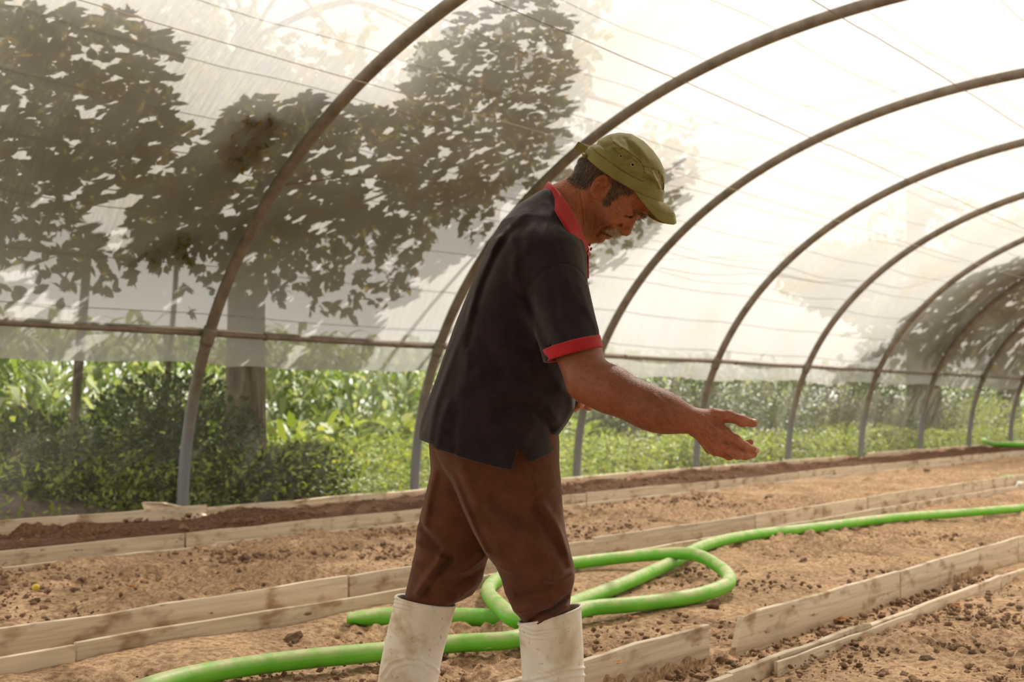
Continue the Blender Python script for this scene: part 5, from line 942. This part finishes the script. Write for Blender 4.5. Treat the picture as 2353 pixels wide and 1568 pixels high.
tube('strap_loop', catmull([hz(640, 400, YM - .05), hz(632, 372, YM - .02), hz(634, 365, YM + .02), hz(640, 400, YM + .05)], 14), .005, M_CAP, capr, 8)
# hair, moustache, brows, arm hair as fine strands
def strands(name, n, sel, flow, ln, w, mat, lift, seed, jit=.35, kind='stuff', taper=.4):
    rs = np.random.default_rng(seed); idx = np.nonzero(sel)[0]; idx = rs.choice(idx, n); me = body.data; N = np.empty(len(me.vertices) * 3, np.float32); me.vertex_normals.foreach_get('vector', N); N = N.reshape(-1, 3)
    b = BVt[idx] + rs.normal(0, .0012, (n, 3)); nn = unit(N[idx].astype(float)); f = np.broadcast_to(np.asarray(flow, float), (n, 3)) + rs.normal(0, jit, (n, 3)); f = unit(f - nn * (f * nn).sum(1)[:, None] + nn * lift); l = (ln * rs.uniform(.6, 1.3, n))[:, None]
    sd = unit(np.cross(f, nn) + rs.normal(0, .3, (n, 3))) * w; m_ = b + f * l * .5 + nn * l * .10; e_ = b + f * l + rs.normal(0, .15, (n, 3)) * l - UP * l * .08
    V = np.stack([b - sd, b + sd, m_ + sd * .9, m_ - sd * .9, e_ + sd * taper, e_ - sd * taper], 1).reshape(-1, 3); k = np.arange(n)[:, None] * 6; F = np.concatenate([k + np.array([[0, 1, 2, 3]]), k + np.array([[3, 2, 4, 5]])]); o = mesh_np(name, V, F, mat, man); o['kind'] = kind; return o
def m_hair(name, cs):
    k = NT(name); g = k.n('NewGeometry'); r = k.ramp(g.outputs['Random Per Island'], cs); k.principled(r.outputs[0], .5, spec=.3); return k.m
M_HAIR = m_hair('greying_hair', [(0, lin(44, 32, 26)), (.6, lin(78, 60, 48)), (.88, lin(120, 102, 86)), (1, lin(176, 160, 142))]); M_WHITE = m_hair('white_whisker', [(0, lin(150, 120, 90)), (.4, lin(206, 190, 164)), (1, lin(236, 228, 210))]); M_ARMH = m_hair('arm_hair', [(0, lin(40, 26, 20)), (.7, lin(86, 56, 40)), (1, lin(150, 110, 80))])
inb = lambda poly: (poly_sd(bx_, bz_, h2s(poly)) > 0) & ishead
low = BVt[:, 1] < YM + .1
strands('hair', 4200, soft(bx_, bz_, HAIR_BACK, .004).astype(float) * hd > .5, (-.55, 0, -.75), .009, .00026, M_HAIR, .18, 1)
strands('hair', 1200, (soft(bx_, bz_, SIDEBURN, .004) * hd > .5), (.1, 0, -.95), .008, .00025, M_HAIR, .12, 2)
strands('nape_hair', 260, inb([(520, 560), (600, 640), (640, 720), (560, 760), (430, 720), (400, 690)]), (-.5, 0, -.6), .009, .0002, M_WHITE, .6, 9)
strands('moustache', 420, inb([(835, 1150), (880, 1128), (960, 1130), (1000, 1150), (1005, 1180), (960, 1200), (915, 1205), (870, 1180)]) & (np.abs(BVt[:, 1] - YM) < .045), (.45, 0, -.85), .013, .00032, M_WHITE, .35, 3, .3)
strands('eyebrow', 300, inb([(1120, 945), (1180, 952), (1245, 985), (1275, 1005), (1245, 1022), (1190, 1002), (1135, 978)]), (.6, 0, -.55), .010, .0003, M_HAIR, .35, 4)
strands('stubble', 380, inb([(700, 850), (820, 920), (880, 1100), (900, 1240), (800, 1300), (680, 1230), (640, 1080)]), (0, 0, -1), .0018, .00016, M_WHITE, .5, 5)
strands('arm_hair', 2200, arm_ & (pX > 1400) & (pX < 1640) & (BVt[:, 1] < 2.70), (.75, 0, -.55), .010, .00016, M_ARMH, .35, 6, .45)
strands('arm_hair', 350, arm_ & (pX > 1630) & (pX < 1690) & (BVt[:, 1] < 2.56), (.75, 0, -.4), .008, .00018, M_ARMH, .4, 7, .5)
# finger nails
M_NAIL = m_plain('finger_nail', lin(206, 158, 132), .35, 60, .06, .02, .5)
for (tip, prev, up) in ((P(1731, 973, 2.554), P(1705, 967, 2.552), np.array([0, -.45, .9])), (P(1735, 1036, 2.562), P(1712, 1027, 2.546), np.array([.2, -.95, .25]))):
    d = unit(tip - prev); u = unit(up - d * (up @ d)); s = np.cross(d, u); r = .0088; V = []
    for i in range(5):
        for j in range(5): a = (j - 2) / 2 * .75; V.append(tip + d * (.004 - .0028 * (4 - i)) + (u * math.cos(a) + s * math.sin(a)) * (r + .0004))
    o = mesh_np('nail', V, grid_faces(5, 5), M_NAIL, body, smooth=True); md = o.modifiers.new('t', 'SOLIDIFY'); md.thickness = .0006; md = o.modifiers.new('s', 'SUBSURF'); md.levels = md.render_levels = 1
